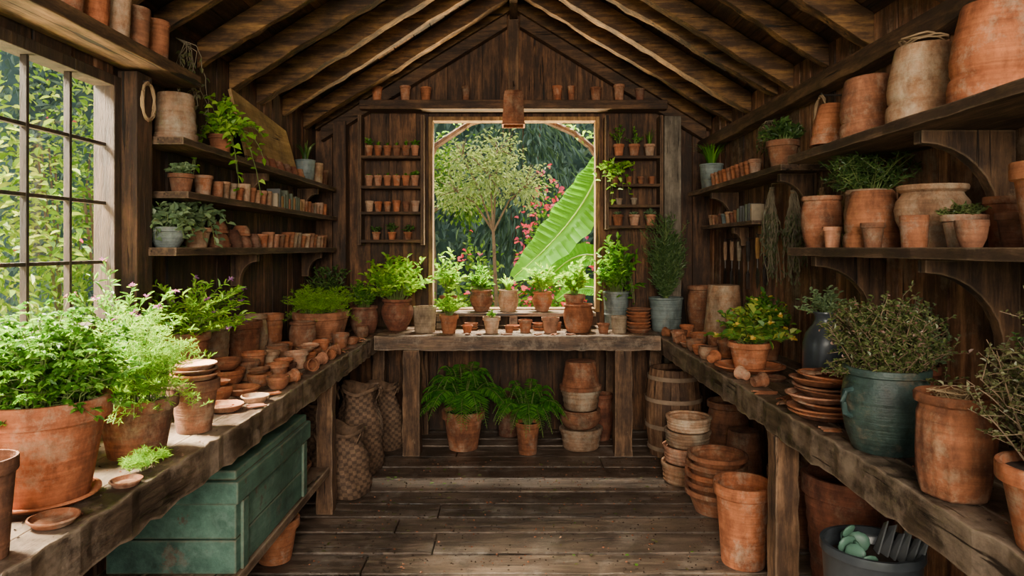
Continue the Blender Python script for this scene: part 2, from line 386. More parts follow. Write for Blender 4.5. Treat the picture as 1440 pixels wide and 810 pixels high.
def fol_dill(mb, r, H, z0, nst=60, r0=.05, flat=.5, fr=.045, sag=0):
    for i in range(nst):
        a = U(0, 2 * pi); u = sqrt(U(0, 1)) * U(.8, 1.12)
        e = Vector((r * u * cos(a), r * u * sin(a), z0 + H * (1 - flat * u * u) * U(.45, 1.1) - sag * u))
        s = Vector((r0 * u * cos(a), r0 * u * sin(a), z0)); m = Vector((e.x * .4, e.y * .4, z0 + max(.04, (e.z - z0)) * .9 + sag))
        mb.tube([bez(s, m, e, t / 4) for t in range(5)], [.0018, .0015, .0012, .001, .0006], 3, 1, False)
        for k in range(12):
            t = .3 + .7 * k / 11; p = bez(s, m, e, t); aa = U(0, 6.28); d = Vector((cos(aa), sin(aa), U(.1, .8))).normalized(); q = p + d * fr * (1.15 - .6 * t)
            mb.tube([p, q], .0006, 3, 0, False)
            for l in range(9):
                w = p.lerp(q, .2 + .8 * l / 8); mb.leaf(w, d * .6 + Vector((U(-1, 1), U(-1, 1), U(-.5, .8))), .017 * U(.6, 1.2), .0022, 0, .1, .15)
def fol_shrub(mb, r, H, z0, nst=60, r0=.06, tw=8, L=.013, W=.007, tl=.07, flower=0, flat=.45, nlf=9):
    for i in range(nst):
        a = U(0, 2 * pi); u = sqrt(U(0, 1)) * U(.8, 1.12)
        e = Vector((r * u * cos(a), r * u * sin(a), z0 + H * (1 - flat * u * u) * U(.45, 1.1)))
        s = Vector((r0 * u * cos(a), r0 * u * sin(a), z0)); m = Vector((e.x * .45 + U(-.2, .2) * r, e.y * .45 + U(-.2, .2) * r, z0 + (e.z - z0) * .55))
        mb.tube([bez(s, m, e, t / 5) for t in range(6)], [.003, .0026, .0022, .0018, .0013, .0008], 3, 1, False)
        for k in range(tw):
            t = .25 + .75 * (k + U(0, 1)) / tw; p = bez(s, m, e, min(1, t)); q = p + Vector((U(-1, 1), U(-1, 1), U(-.35, 1))).normalized() * tl * U(.5, 1.2)
            if q.z < .01 + z0 * .3: q.z = z0
            mb.tube([p, q], [.0012, .0006], 3, 1, False)
            for l in range(nlf):
                w = p.lerp(q, (l + .5) / nlf); mb.leaf(w, (U(-1, 1), U(-1, 1), U(-.3, 1)), L * U(.6, 1.3), W * U(.7, 1.2), 2 if (flower and l > nlf - 4 and U(0, 1) < flower) else 0)
def fol_fern(mb, r, H, z0, nf=22):
    for i in range(nf):
        a = 2 * pi * i / nf + U(-.25, .25); inner = (i % 3 == 0)
        rr = r * (U(.5, .75) if inner else U(.88, 1.12)); hh = H * (U(.9, 1.1) if inner else U(.55, .85))
        s = Vector((.02 * cos(a), .02 * sin(a), z0)); m = Vector((rr * .5 * cos(a), rr * .5 * sin(a), z0 + hh * 1.6))
        e = Vector((rr * cos(a), rr * sin(a), z0 + hh * (U(.6, .9) if inner else U(-.15, .4))))
        mb.tube([bez(s, m, e, k / 10) for k in range(11)], [.0028] * 5 + [.0016] * 6, 4, 1, False)
        n = 34; ln = rr * .22 + .012
        for k in range(4, n + 1):
            t = k / n; p = bez(s, m, e, t); tg = (bez(s, m, e, t + .02) - bez(s, m, e, t - .02)).normalized()
            sd = tg.cross(Vector((0, 0, 1)))
            if sd.length < .05: sd = Vector((-sin(a), cos(a), 0))
            sd.normalize(); l = ln * (max(.02, sin(pi * (t * .86 + .14))) ** .8) * U(.9, 1.08)
            for sg in (-1, 1):
                mb.leaf(p, sd * sg + tg * .30 + Vector((0, 0, U(-.22, .02))), l, l * .17 + .003, 0, .05, .2, True)
def fol_spike(mb, r, H, z0, n=40, W=.012):
    for i in range(n):
        a = U(0, 2 * pi); u = sqrt(U(0, 1)); s = Vector((r * .15 * u * cos(a), r * .15 * u * sin(a), z0))
        e = Vector((r * u * cos(a), r * u * sin(a), z0 + H * U(.6, 1.05) * (1 - .35 * u))); m = Vector((e.x * .3, e.y * .3, z0 + H * .6))
        sd = Vector((-sin(a), cos(a), 0)); pv = []; K = 5
        for k in range(K + 1):
            t = k / K; p = bez(s, m, e, t); w = W * .5 * (1 - t) ** .6 + .0004
            pv += [p + sd * w, p - sd * w]
        mb.add(pv, [(2 * k, 2 * k + 1, 2 * k + 3, 2 * k + 2) for k in range(K)], 0)
def fol_cone(mb, r, H, z0, n=150, L=.02):
    lead = [(0, 0, 1.0)] + [(U(-.5, .5) * r, U(-.5, .5) * r, U(.6, .9)) for _ in range(5)]
    for (lx, ly, hf) in lead: mb.tube([(0, 0, z0 - .02), (lx * .7, ly * .7, z0 + H * hf * .5), (lx, ly, z0 + H * hf * .95)], [.006, .004, .002], 5, 1)
    for i in range(n):
        lx, ly, hf = R.choice(lead); t = U(0, 1); a = U(0, 6.28); rr = r * (sin(pi * (.2 + .74 * t)) ** .8) * U(.25, 1.15) * (1 if hf == 1 else .65)
        s = Vector((lx * t, ly * t, z0 + H * hf * .9 * t)); e = Vector((s.x + rr * cos(a), s.y + rr * sin(a), s.z + rr * U(.8, 1.7)))
        mb.tube([s, e], [.0018, .0008], 3, 1, False)
        for k in range(15):
            q = s.lerp(e, .15 + .88 * k / 14)
            mb.leaf(q, (e - s).normalized() * .8 + Vector((U(-1, 1), U(-1, 1), U(-.2, .8))), L * U(.7, 1.2), L * .17)
def fol_trail(mb, r, H, z0, drop, n=14, L=.035, W=.03, sector=(0, 6.28)):
    for i in range(n):
        a = U(*sector); rr = r * U(.55, 1)
        s = Vector((0, 0, z0)); m = Vector((rr * .7 * cos(a), rr * .7 * sin(a), z0 + H)); e = Vector((rr * cos(a), rr * sin(a), z0 - drop * U(-.5, 1)))
        mb.tube([bez(s, m, e, k / 6) for k in range(7)], .0015, 3, 1, False)
        for k in range(11):
            p = bez(s, m, e, (k + 1) / 11); mb.leaf(p, (U(-1, 1), U(-1, 1), U(-.5, .5)), L * U(.6, 1.1), W * U(.6, 1.1))
def fol_rosette(mb, r, H, z0, n=26, W=None):
    for i in range(n):
        a = i * 2.4; t = i / n
        mb.leaf((0, 0, z0 + .002), (cos(a), sin(a), .25 + 2 * (1 - t)), r * (.5 + .5 * t), W or r * .35, 0, .3, -.1)

def plant(x, y, z, potspec, fol, leafm=None, label='', name='potted_herb', cat='potted plant', flower=L_pink, group=None, clamp=True, top=None, potlabel=None, stemm=None, zmin=None):
    style, r, h, mat = potspec
    e = empty(name, (x, y, z), label, cat, group)
    p = pot(0, 0, 0, r, h, style, mat, name='pot', parent=e)
    if potlabel: p['label'] = potlabel
    t = max(.004, .075 * r)
    of = OUT[style]; zz = .90
    rr = max(of[i][0] + (of[i + 1][0] - of[i][0]) * (zz - of[i][1]) / max(1e-6, of[i + 1][1] - of[i][1]) for i in range(len(of) - 1) if of[i][1] <= zz <= of[i + 1][1]) * r - t - .0015
    mb = MB(); mb.lathe([(0, zz * h - .01), (rr, zz * h - .012), (rr, zz * h - .004), (rr * .5, zz * h + .004), (0, zz * h + .006)], 20)
    mb.obj('soil', [M_soil], parent=e)
    if not fol: return e
    mb = MB()
    for f in fol:
        kw = dict(f); k = kw.pop('k'); kw.setdefault('z0', zz * h); globals()['fol_' + k](mb, **kw)
    if clamp:
        for i, (vx, vy, vz) in enumerate(mb.v):
            wx, wy, wz = vx + x, vy + y, vz + z
            wx = max(-1.525, min(1.525, wx)); wy = min(5.36, wy)
            if top: wz = min(top, wz)
            if zmin: wz = max(zmin, wz)
            mb.v[i] = (wx - x, wy - y, wz - z)
    mb.obj('foliage', [leafm or L_mid, stemm or M_stem, flower], parent=e)
    return e

# ============================================================ ROOM
XW, YB = 1.55, 5.40
RZ, SL = 3.30, .613
def roofz(x): return RZ - SL * abs(x)
mb = MB(); y = -.4
mb.box(-1.6, 1.6, -.4, 5.45, -.08, -.045)
while y < 5.45:
    w = U(.175, .25); x = -1.6
    cuts = [U(-.7, .9)] if U(0, 1) < .6 else []
    for c in cuts + [1.6]:
        dz = U(-.003, .001); yb = min(5.45, y + w - U(.012, .022)); n = 16
        vs = []
        for i in range(n + 1):
            xx = x + (c - .006 - x) * i / n; e0, e1 = U(-.004, .004), U(-.004, .004)
            vs += [(xx, y + e0, -.044), (xx, yb + e1, -.044), (xx, yb + e1, dz), (xx, y + e0, dz)]
        mb.strip4(vs, n); x = c
    y += w
o = mb.obj('floor', [M_floor], smooth=False, bevel=.004); struct(o, 'worn dusty grey-brown wooden plank floor', 'floor')
def sidewall(sgn, name, mat, label, ops):
    mb = MB()
    def seg(y0, y1, x0, x1, ht=2.445):
        for (a, b2, c, d) in ops:
            if y0 >= a - 1e-6 and y1 <= b2 + 1e-6:
                mb.box(x0, x1, y0, y1, 0, c); mb.box(x0, x1, y0, y1, d, ht); return
        mb.box(x0, x1, y0, y1, 0, ht)
    edges = sorted(set([-.2, 5.4] + [e for o_ in ops for e in o_[:2]]))
    for i in range(len(edges) - 1):
        a, b2 = edges[i], edges[i + 1]
        lo, hi = (XW + .025, XW + .05) if sgn > 0 else (-XW - .05, -XW - .025)
        seg(a, b2, lo, hi, 2.46)
        y = a
        while y < b2 - 1e-4:
            w = U(.09, .20); y1 = min(b2, y + w)
            if b2 - y1 < .05: y1 = b2
            j = U(0, .014)
            if sgn > 0: seg(y, y1 - .007, XW + j, XW + .024)
            else: seg(y, y1 - .007, -XW - .024, -XW - j)
            y = y1
    o = mb.obj(name, [mat], smooth=False); struct(o, label, 'wall')
WY0, WY1, WZ0, WZ1 = 1.30, 2.66, 1.12, 2.10
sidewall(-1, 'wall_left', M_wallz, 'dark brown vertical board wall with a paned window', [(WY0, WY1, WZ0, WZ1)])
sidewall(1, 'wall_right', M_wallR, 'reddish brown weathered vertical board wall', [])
BX0, BX1, BZ0, BZ1 = -.67, .68, .93, 2.47
mb = MB()
def bseg(x0, x1, y0, y1, ex=.10):
    def col(za, tf):
        mb.hexa([(x0, y0, za), (x1, y0, za), (x1, y1, za), (x0, y1, za), (x0, y0, tf(x0)), (x1, y0, tf(x1)), (x1, y1, tf(x1)), (x0, y1, tf(x0))])
    tf = lambda x: RZ + ex - SL * abs(x)
    if x0 >= BX0 - 1e-6 and x1 <= BX1 + 1e-6:
        col(0, lambda x: BZ0); col(BZ1, tf)
    else: col(0, tf)
ed = [-1.6, BX0, 0, BX1, 1.6]
for i in range(4):
    a, b2 = ed[i], ed[i + 1]; bseg(a, b2, YB + .025, YB + .05, .122)
    x = a
    while x < b2 - 1e-4:
        w = U(.10, .18); x1 = min(b2, x + w)
        if b2 - x1 < .05: x1 = b2
        bseg(x, x1 - .006, YB + U(0, .012), YB + .024); x = x1
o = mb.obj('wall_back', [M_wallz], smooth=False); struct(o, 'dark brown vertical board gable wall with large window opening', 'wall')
mb = MB()
for sg in (-1, 1):
    x = 0.0
    while x < 1.62:
        w = U(.10, .15); x1 = min(1.68, x + w); y = -.2
        for yc in sorted([U(1.5, 2.8), U(3.3, 4.8)]) + [5.46]:
            j = U(0, .008); z0, z1 = RZ + .112 - SL * x + j, RZ + .112 - SL * (x1 - .006) + j
            mb.hexa([(sg * x, y, z0), (sg * (x1 - .006), y, z1), (sg * (x1 - .006), yc - .003, z1), (sg * x, yc - .003, z0),
                     (sg * x, y, z0 + .02), (sg * (x1 - .006), y, z1 + .02), (sg * (x1 - .006), yc - .003, z1 + .02), (sg * x, yc - .003, z0 + .02)]); y = yc
        x = x1
    zz = lambda x: RZ + .145 - SL * x
    mb.hexa([(0, -.2, zz(0)), (sg * 1.7, -.2, zz(1.7)), (sg * 1.7, 5.46, zz(1.7)), (0, 5.46, zz(0)),
             (0, -.2, zz(0) + .03), (sg * 1.7, -.2, zz(1.7) + .03), (sg * 1.7, 5.46, zz(1.7) + .03), (0, 5.46, zz(0) + .03)])
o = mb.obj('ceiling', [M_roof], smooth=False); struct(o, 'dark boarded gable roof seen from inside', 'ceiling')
tn = [0]
def trim(mb, mat, label, bevel=.004):
    tn[0] += 1
    return struct(mb.obj('trim_%d' % tn[0], [mat], smooth=False, bevel=bevel), label, 'trim')
yy = .5
while yy < 5.15:
    for sg in (-1, 1):
        mb = MB(); w = U(.045, .095); n = 26; vs = []; xa, xb = .032, 1.556; ph = U(0, 6); dj = U(-.045, .012); sk = U(-.10, .10); y0 = yy + U(-.04, .04)
        for i in range(n + 1):
            x = xa + (xb - xa) * i / n; j = .004 * sin(i * .5 + ph) + U(-.005, .005) + dj
            yo = sk * i / n + .004 * sin(i * .4 + ph)
            for (dy, zz2) in ((0, roofz(x) + j), (w, roofz(x) + j + U(-.006, .006)), (w, roofz(x) + .108), (0, roofz(x) + .108)):
                vs.append((sg * x, y0 + dy + yo + U(-.003, .003), zz2))
        mb.strip4(vs, n)
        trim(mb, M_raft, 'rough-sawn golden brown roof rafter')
    yy += U(.34, .48)
mb = MB(); mb.box(-.03, .03, -.2, 5.39, RZ - .06, RZ + .08); trim(mb, M_beamy, 'ridge beam along the roof')
mb = MB(); mb.roughbeam('y', -.1, 5.38, (1.45, 2.19), (1.543, 2.27), 40, .006); trim(mb, M_beamy, 'wall plate beam along the board wall')
mb = MB(); mb.box(-1.546, -1.37, -.1, 3.0, 2.14, 2.19); trim(mb, M_beamy, 'wooden ledge above the paned window')
mb = MB(); mb.box(-1.18, 1.18, 5.22, 5.395, 2.50, 2.57); trim(mb, M_beamx, 'horizontal tie beam across the gable')
mb = MB(); mb.box(-.04, .04, 5.32, 5.395, 2.575, 3.22); trim(mb, M_beamz, 'short king post on the gable')
for sg in (-1, 1):
    mb = MB(); mb.prism_y([(sg * .05, roofz(.05) - .11), (sg * 1.5, roofz(1.5) - .11), (sg * 1.5, roofz(1.5) - .01), (sg * .05, roofz(.05) - .01)], 5.31, 5.39)
    trim(mb, M_beamx, 'barge rafter against the gable wall')
    mb = MB(); mb.prism_y([(sg * .03, roofz(.03)), (sg * 1.54, roofz(1.54)), (sg * 1.54, roofz(1.54) + .11), (sg * .03, roofz(.03) + .11)], 5.30, 5.395)
    trim(mb, M_raft, 'end rafter against the gable wall')
mb = MB(); mb.box(1.17, 1.30, 5.29, 5.395, 0.0, 2.46); trim(mb, M_grayz, 'pale grey weathered corner post')
mb = MB(); mb.box(-1.40, -1.30, 5.29, 5.395, 0, 2.42); trim(mb, M_wallz, 'dark corner post')
mb = MB()
mb.box(BX0 + .002, BX0 + .035, 5.36, 5.47, BZ0 + .002, BZ1 - .002); mb.box(BX1 - .035, BX1 - .002, 5.36, 5.47, BZ0 + .002, BZ1 - .002)
mb.box(BX0 + .036, BX1 - .036, 5.36, 5.47, BZ1 - .035, BZ1 - .002); mb.box(BX0 + .036, BX1 - .036, 5.36, 5.5, BZ0 + .002, BZ0 + .03)
o = mb.obj('window_1', [M_winf], smooth=False, bevel=.003); struct(o, 'large open window with thin wooden frame onto the garden', 'window')
e = bpy.data.objects.new('window_2', None); COL.objects.link(e); e.location = (-1.55, 1.98, 1.12); struct(e, 'multi-paned wooden window with slim dark bars', 'window')
def chl(mb, name, mats, bevel=.003, smooth=False, par=None):
    par = par or e
    mb.v = [(a - par.location.x, b2 - par.location.y, c - par.location.z) for a, b2, c in mb.v]
    return mb.obj(name, mats, parent=par, bevel=bevel, smooth=smooth)
mb = MB(); xa, xb = -1.612, -1.53
mb.box(xa, xb, WY0 - .004, WY0 + .04, WZ0 - .002, WZ1 + .002); mb.box(xa, xb, WY1 - .04, WY1 + .004, WZ0 - .002, WZ1 + .002)
mb.box(xa, xb, WY0 + .041, WY1 - .041, WZ0 - .002, WZ0 + .04); mb.box(xa, xb, WY0 + .041, WY1 - .041, WZ1 - .04, WZ1 + .002)
chl(mb, 'frame', [M_winb])
mb = MB(); ny = 6; nz = 4
for i in range(1, ny):
    yv = WY0 + .04 + (WY1 - WY0 - .08) * i / ny; mb.box(-1.582, -1.560, yv - .0065, yv + .0065, WZ0 + .041, WZ1 - .041)
for i in range(1, nz):
    zv = WZ0 + .04 + (WZ1 - WZ0 - .08) * i / nz; mb.box(-1.580, -1.562, WY0 + .041, WY1 - .041, zv - .0065, zv + .0065)
chl(mb, 'glazing_bars', [M_winb], .001)
mb = MB(); mb.box(-1.572, -1.569, WY0 + .041, WY1 - .041, WZ0 + .041, WZ1 - .041); chl(mb, 'glass', [M_glass], 0)
mb = MB(); mb.box(-1.529, -1.44, WY0 - .05, WY1 + .06, WZ0 - .04, WZ0 - .003); chl(mb, 'window_sill', [M_beamy])
mb = MB(); mb.box(-1.546, -1.47, WY1 + .006, WY1 + .12, WZ0 - .0, WZ1 + .03); chl(mb, 'jamb_trim', [M_wallz])

# ============================================================ BENCHES
def bench(name, x0, x1, y0, y1, zt, axis, mat, label, legs, lower=None):
    e = empty(name, ((x0 + x1) / 2, (y0 + y1) / 2, 0), label, 'workbench')
    mb = MB()
    if axis == 'y':
        front = x1 if x1 < 0 else x0
        s = -1 if front == x1 else 1
        n = 90; vs = []
        for i in range(n + 1):
            t = y0 + (y1 - y0) * i / n; w = .007 * sin(i * 1.3) * sin(i * .37) + U(-.004, .004)
            a, b2 = front + s * abs(w), front + s * .0985
            lo_, hi_ = min(a, b2), max(a, b2)
            zb = zt - .12 + U(-.008, .008); zf = zt - U(.0, .008)
            vs += [(lo_, t, zb), (hi_, t, zb), (hi_, t, zf if s < 0 else zt), (lo_, t, zt if s < 0 else zf)]
        mb.strip4(vs, n)
        a = front + s * .10
        for w in (.15, .16, .5):
            b2 = a + s * w
            b2 = min(b2, x1) if s > 0 else max(b2, x0)
            if abs(b2 - a) < .01: break
            ym = y0 + (y1 - y0) * U(.35, .6)
            for (ya, yb) in ((y0, ym), (ym, y1)):
                mb.box(min(a, b2) + .003, max(a, b2) - .003, ya, yb - .004, zt - .05, zt - U(0, .0015))
            a = b2
    else:
        mb.roughbeam('x', x0, x1, (y0 + .003, zt - .10), (y0 + .12, zt), 40, .004)
        a = y0 + .123
        for w in (.19, .19, .3):
            b2 = min(a + w, y1); mb.box(x0, x1, a + .001, b2 - .004, zt - .045, zt); a = b2
            if a >= y1 - .01: break
    chl(mb, 'bench_top', [mat], .004, par=e)
    for (lx, ly, s2, ht) in legs:
        mb = MB(); w = s2 / 2; n = 12; vs = []
        for i in range(n + 1):
            t = ht * i / n
            for (ax_, ay_) in ((-1, -1), (1, -1), (1, 1), (-1, 1)):
                k = w * (1 + .06 * (1 - i / n)) + U(-.004, .004); vs.append((lx + ax_ * k, ly + ay_ * k, t))
        mb.strip4(vs, n)
        chl(mb, 'leg', [M_legz], .005, par=e)
    if lower:
        mb = MB(); lx0, lx1, ly0, ly1, lz = lower
        n = 3
        for i in range(n):
            a, b2 = lx0 + (lx1 - lx0) * i / n, lx0 + (lx1 - lx0) * (i + 1) / n
            mb.box(a, b2 - .003, ly0, ly1, lz - .04, lz)
        chl(mb, 'lower_shelf', [M_benchy], .004, par=e)
    return e
bench('workbench', -1.545, -.965, .75, 5.38, .82, 'y', M_benchy, 'long thick weathered wooden workbench along the window wall',
      [(-1.02, 3.72, .085, .70), (-1.02, 1.4, .085, .70), (-1.49, 3.72, .08, .765), (-1.02, 5.2, .085, .70)], (-1.50, -.985, 1.45, 3.67, .26))
bench('workbench', 1.02, 1.545, .75, 5.38, .82, 'y', M_benchy, 'long thick weathered wooden workbench along the shelf wall',
      [(1.075, 2.72, .09, .70), (1.075, 5.2, .09, .70), (1.49, 3.72, .08, .765)])
bench('workbench', -.960, 1.015, 4.69, 5.38, .83, 'x', M_benchx, 'short wooden potting bench under the large window',
      [(-.705, 4.76, .115, .73), (.76, 4.76, .115, .73), (-.705, 5.3, .09, .78), (.76, 5.3, .09, .78)])
mb = MB(); mb.box(-.62, .62, 5.12, 5.35, .922, .95)
es = empty('plant_riser', (0, 5.2, .83), 'low wooden plant riser on the potting bench', 'riser')
chl(mb, 'board', [M_benchx], .004, par=es)
for xx in (-.55, 0, .55):
    mb = MB(); mb.box(xx - .03, xx + .03, 5.14, 5.33, .8305, .9215); chl(mb, 'foot', [M_benchx], .003, par=es)

# ============================================================ SHELVES
def shelf(x0, x1, y0, y1, zt, th, label, brackets=(), group=None):
    sgn = 1 if x1 > 0 else -1
    e = empty('wall_shelf', ((x0 + x1) / 2, (y0 + y1) / 2, zt - th), label, 'shelf', group)
    mb = MB(); n = 26; vs = []
    for i in range(n + 1):
        t = y0 + (y1 - y0) * i / n; f = U(-.004, .004)
        a0, a1 = (x0 + f, x1) if sgn > 0 else (x0, x1 + f)
        zb = zt - th + U(-.002, .002)
        vs += [(a0, t, zb), (a1, t, zb), (a1, t, zt), (a0, t, zt)]
    mb.strip4(vs, n)
    chl(mb, 'board', [M_shelfy], .003, par=e)
    wall = sgn * 1.545; front = x0 if sgn > 0 else x1; d = abs(wall - front) - .04
    for by in brackets:
        dp = d * .95; hh = min(.30, d * 1.15); zb = zt - th - .003
        poly = [(wall, zb), (wall - sgn * dp, zb), (wall - sgn * dp, zb - .04)]
        for k in range(1, 8):
            a = k / 8 * pi / 2
            poly.append((wall - sgn * (.05 + (dp - .05) * (1 - sin(a))), zb - .04 - (hh - .06) * (1 - cos(a))))
        poly += [(wall - sgn * .05, zb - hh), (wall, zb - hh)]
        mb = MB(); mb.prism_y(poly, by - .022, by + .022); chl(mb, 'bracket', [M_beamz], .003, par=e)
    return e
ZA, ZB, ZC = 1.895, 1.675, 1.44
shelf(-1.545, -1.355, 2.80, 5.22, ZA, .03, 'long dark wooden shelf holding pots and a trailing plant', [3.9, 4.9])
shelf(-1.545, -1.355, 2.85, 5.22, ZB, .03, 'long dark wooden shelf lined with small pots', [])
shelf(-1.545, -1.355, 2.75, 5.22, ZC, .035, 'long dark wooden shelf with brackets above the bench', [3.75, 5.0])
shelf(1.20, 1.545, .8, 2.98, 1.84, .035, 'thick wooden upper shelf holding upturned pots', [2.12, 1.2])
shelf(1.20, 1.545, .8, 2.98, 1.44, .035, 'thick wooden shelf holding large terracotta pots', [2.86, 2.1, 1.2])
shelf(1.31, 1.545, 3.35, 5.12, 1.85, .03, 'wooden shelf with plants beside the corner post', [3.5, 4.7])
shelf(1.40, 1.545, 4.0, 5.12, 1.60, .025, 'narrow wooden shelf with small pots and packets', [4.5])
def wallunit(x0, x1, zs, ztop, zbot, label):
    e = empty('wall_shelf_unit', ((x0 + x1) / 2, 5.32, zbot), label, 'shelf')
    for xx in (x0, x1 - .025):
        mb = MB(); mb.box(xx, xx + .025, 5.26, 5.393, zbot, ztop); chl(mb, 'side_panel', [M_beamz], .002, par=e)
    for z in zs:
        mb = MB(); mb.box(x0 + .026, x1 - .026, 5.245, 5.393, z - .022, z); chl(mb, 'shelf_board', [M_beamx], .002, par=e)
wallunit(-1.20, -.69, [2.147, 1.915, 1.716, 1.50], 2.46, 1.46, 'small dark wooden wall shelves with tiny pots')
wallunit(.71, 1.155, [2.147, 1.93, 1.77, 1.61], 2.46, 1.58, 'small dark wooden wall shelves with potted succulents')

def rowpots(p0, p1, n, z, r, h, label, group, mats=(M_t1, M_t5, M_t2, M_t3), style=('classic',), jit=.004, sc=.18, name='terracotta_pot'):
    for i in range(n):
        t = (i + .5) / n; x = p0[0] + (p1[0] - p0[0]) * t + U(-jit, jit); y = p0[1] + (p1[1] - p0[1]) * t + U(-jit, jit)
        o = pot(x, y, z, r, h, R.choice(style), R.choice(mats), label, group=group, name=name)
        s = U(1 - sc, 1.0); o.scale = (s, s, s * U(.9, 1.1))
SY = 5.315
def rowsucc(p0, p1, n, z, r, h, fr, fh, kind, label, group, lm):
    for i in range(n):
        t = (i + .5) / n; x = p0[0] + (p1[0] - p0[0]) * t; y = p0[1] + (p1[1] - p0[1]) * t
        k = R.choice(kind)
        f = dict(k='rosette', r=fr, H=fh) if k == 'r' else dict(k='spike', r=fr, H=fh * U(.8, 1.3), n=14, W=.01) if k == 's' else dict(k='bush', r=fr, H=fh * U(.8, 1.3), nst=9, nl=7, L=.025, W=.016, r0=.01)
        plant(x, y, z, ('classic', r, h, R.choice((M_t1, M_t5, M_t2))), [f], lm, label, 'potted_succulent', group=group)
rowsucc((-1.16, SY), (-.73, SY), 6, 2.147, .033, .085, .035, .06, 'ssb', 'tiny terracotta pot with a green seedling', 'seedling pots on the wall shelf', L_mid)
rowsucc((-1.16, SY), (-.73, SY), 6, 1.915, .033, .085, .03, .035, 'rsb', 'tiny terracotta pot with a low succulent', 'seedling pots on the wall shelf', L_mid)
rowpots((-1.16, SY), (-.73, SY), 6, 1.716, .035, .095, 'small plain terracotta pot on wall shelf', 'small pots on the wall shelf')
rowsucc((-1.13, SY), (-.76, SY), 3, 1.50, .035, .06, .05, .06, 'b', 'small pot with dark leafy sprig on shelf', 'sprig pots on the wall shelf', L_dark)
rowsucc((.76, SY), (1.12, SY), 3, 2.147, .045, .095, .07, .14, 'bs', 'small terracotta pot with leafy green plant', 'leafy pots on the wall shelf', L_mid)
plant(.79, SY, 1.93, ('classic', .038, .06, M_t2), [dict(k='trail', r=.20, H=.16, drop=.20, n=15, L=.05, W=.034, sector=(-3.0, -.2))], L_bright, 'small pot with leafy spray spilling off the shelf', 'trailing_plant')
rowpots((.86, SY), (1.12, SY), 3, 1.93, .033, .075, 'small terracotta pot on dark wall shelf', 'small pots on the wall shelf', (M_t2, M_t4, M_t1))
rowpots((.76, SY), (1.0, SY), 2, 1.77, .03, .06, 'small terracotta pot on dark wall shelf', 'small pots on the wall shelf')
rowsucc((.75, SY), (1.13, SY), 3, 1.61, .045, .085, .05, .04, 'rb', 'terracotta pot with small succulent on shelf', 'succulent pots on the wall shelf', L_gray)
for x, r, h, m in ((-1.06, .045, .115, M_t1), (-.84, .045, .12, M_t2), (-.68, .045, .11, M_t1), (-.37, .035, .12, M_t2), (.34, .04, .12, M_t1), (.45, .03, .12, M_t2), (.64, .045, .11, M_t2), (.82, .045, .13, M_t2), (.98, .04, .10, M_t4)):
    pot(x, 5.30, 2.571, r, h, 'tall', m, 'small terracotta pot standing on the tie beam', group='pots on the tie beam')
e = empty('hanging_lantern', (0, 5.12, 2.35), 'brown clay lantern-like pot hanging from the king post', 'lantern')
mb = MB(); mb.lathe([(0, .26), (.075, .26), (.09, .25), (.10, .22), (.115, .02), (.12, 0), (.107, 0), (.10, .03), (.085, .235), (0, .24)], 4); mb.obj('body', [M_t2], (0, 0, 0), (0, 0, pi / 4), parent=e, smooth=False)
mb = MB(); mb.tube([(.0, 0, .255), (.01, 0, .30), (0, 0, .33), (0, .03, .345), (0, .21, .345)], .004, 5); mb.obj('hook', [M_iron], parent=e)

# ---- left shelves
pot(-1.452, 2.93, ZA, .092, .20, 'banded', M_t3, 'wide pale weathered pot on the top shelf', flip=True)
plant(-1.45, 3.38, ZA, ('classic', .06, .10, M_t2), [dict(k='bush', r=.12, H=.20, nst=14, nl=7, L=.045, W=.03), dict(k='trail', r=.22, H=.12, drop=.34, n=14, L=.045, W=.034, sector=(-2.6, .6))], L_bright, 'trailing green plant spilling from a shelf pot', 'trailing_plant')
mb = MB(); mb.hexa([(-1.46, 3.74, ZA + .001), (-1.445, 3.74, ZA + .001), (-1.445, 4.62, ZA + .001), (-1.46, 4.62, ZA + .001), (-1.548, 3.70, ZA + .40), (-1.533, 3.70, ZA + .41), (-1.533, 4.60, ZA + .33), (-1.548, 4.60, ZA + .32)])
reg(mb.obj('wooden_board', [M_pale], smooth=False), 'pale yellowish wooden board leaning against the wall', 'board')
for i, yv in enumerate((3.80, 3.93, 4.06, 4.19, 4.32, 4.45)):
    pot(-1.40, yv, ZA, .040, .055, R.choice(('bowl', 'classic')), R.choice((M_t2, M_t4)), 'small brown clay bowl upturned on shelf', 'clay_bowl', 'bowl', flip=True, group='bowls on the top shelf')
plant(-1.445, 4.74, ZA, ('bucket', .07, .15, M_zinc), [dict(k='spike', r=.1, H=.2, n=26)], L_dark, 'grey metal pot with spiky dark plant', 'potted_plant')
pot(-1.44, 4.92, ZA, .07, .15, 'cyl', M_t3, 'pale weathered clay pot on the top shelf')
pot(-1.44, 5.10, ZA, .06, .12, 'tall', M_t2, 'brown terracotta pot on the top shelf')
plant(-1.45, 2.98, ZB, ('classic', .055, .085, M_t2), [dict(k='bush', r=.07, H=.05, nst=16, nl=8, L=.03, W=.022)], L_gray, 'brown pot with small leafy succulent', 'potted_succulent')
pot(-1.45, 3.19, ZB, .045, .10, 'tall', M_t1, 'narrow terracotta pot on the middle shelf')
rowpots((-1.44, 3.27), (-1.44, 4.02), 9, ZB, .036, .095, 'small terracotta pot lined up on the middle shelf', 'small pots on the middle shelf', (M_t1, M_t3, M_t2), ('tall', 'classic', 'cyl'))
for i in range(11):
    yv = 4.06 + i * .045; h = U(.07, .12); mb = MB(); mb.box(-.04, .04, -.014, .014, 0, h)
    o = mb.obj('seed_packet', [R.choice(M_packs)], (-1.44, yv, ZB), (0, 0, U(-.1, .1)), smooth=False, bevel=.002)
    reg(o, 'upright coloured seed packet box on the shelf', 'seed packet', 'seed packets on the middle shelf')
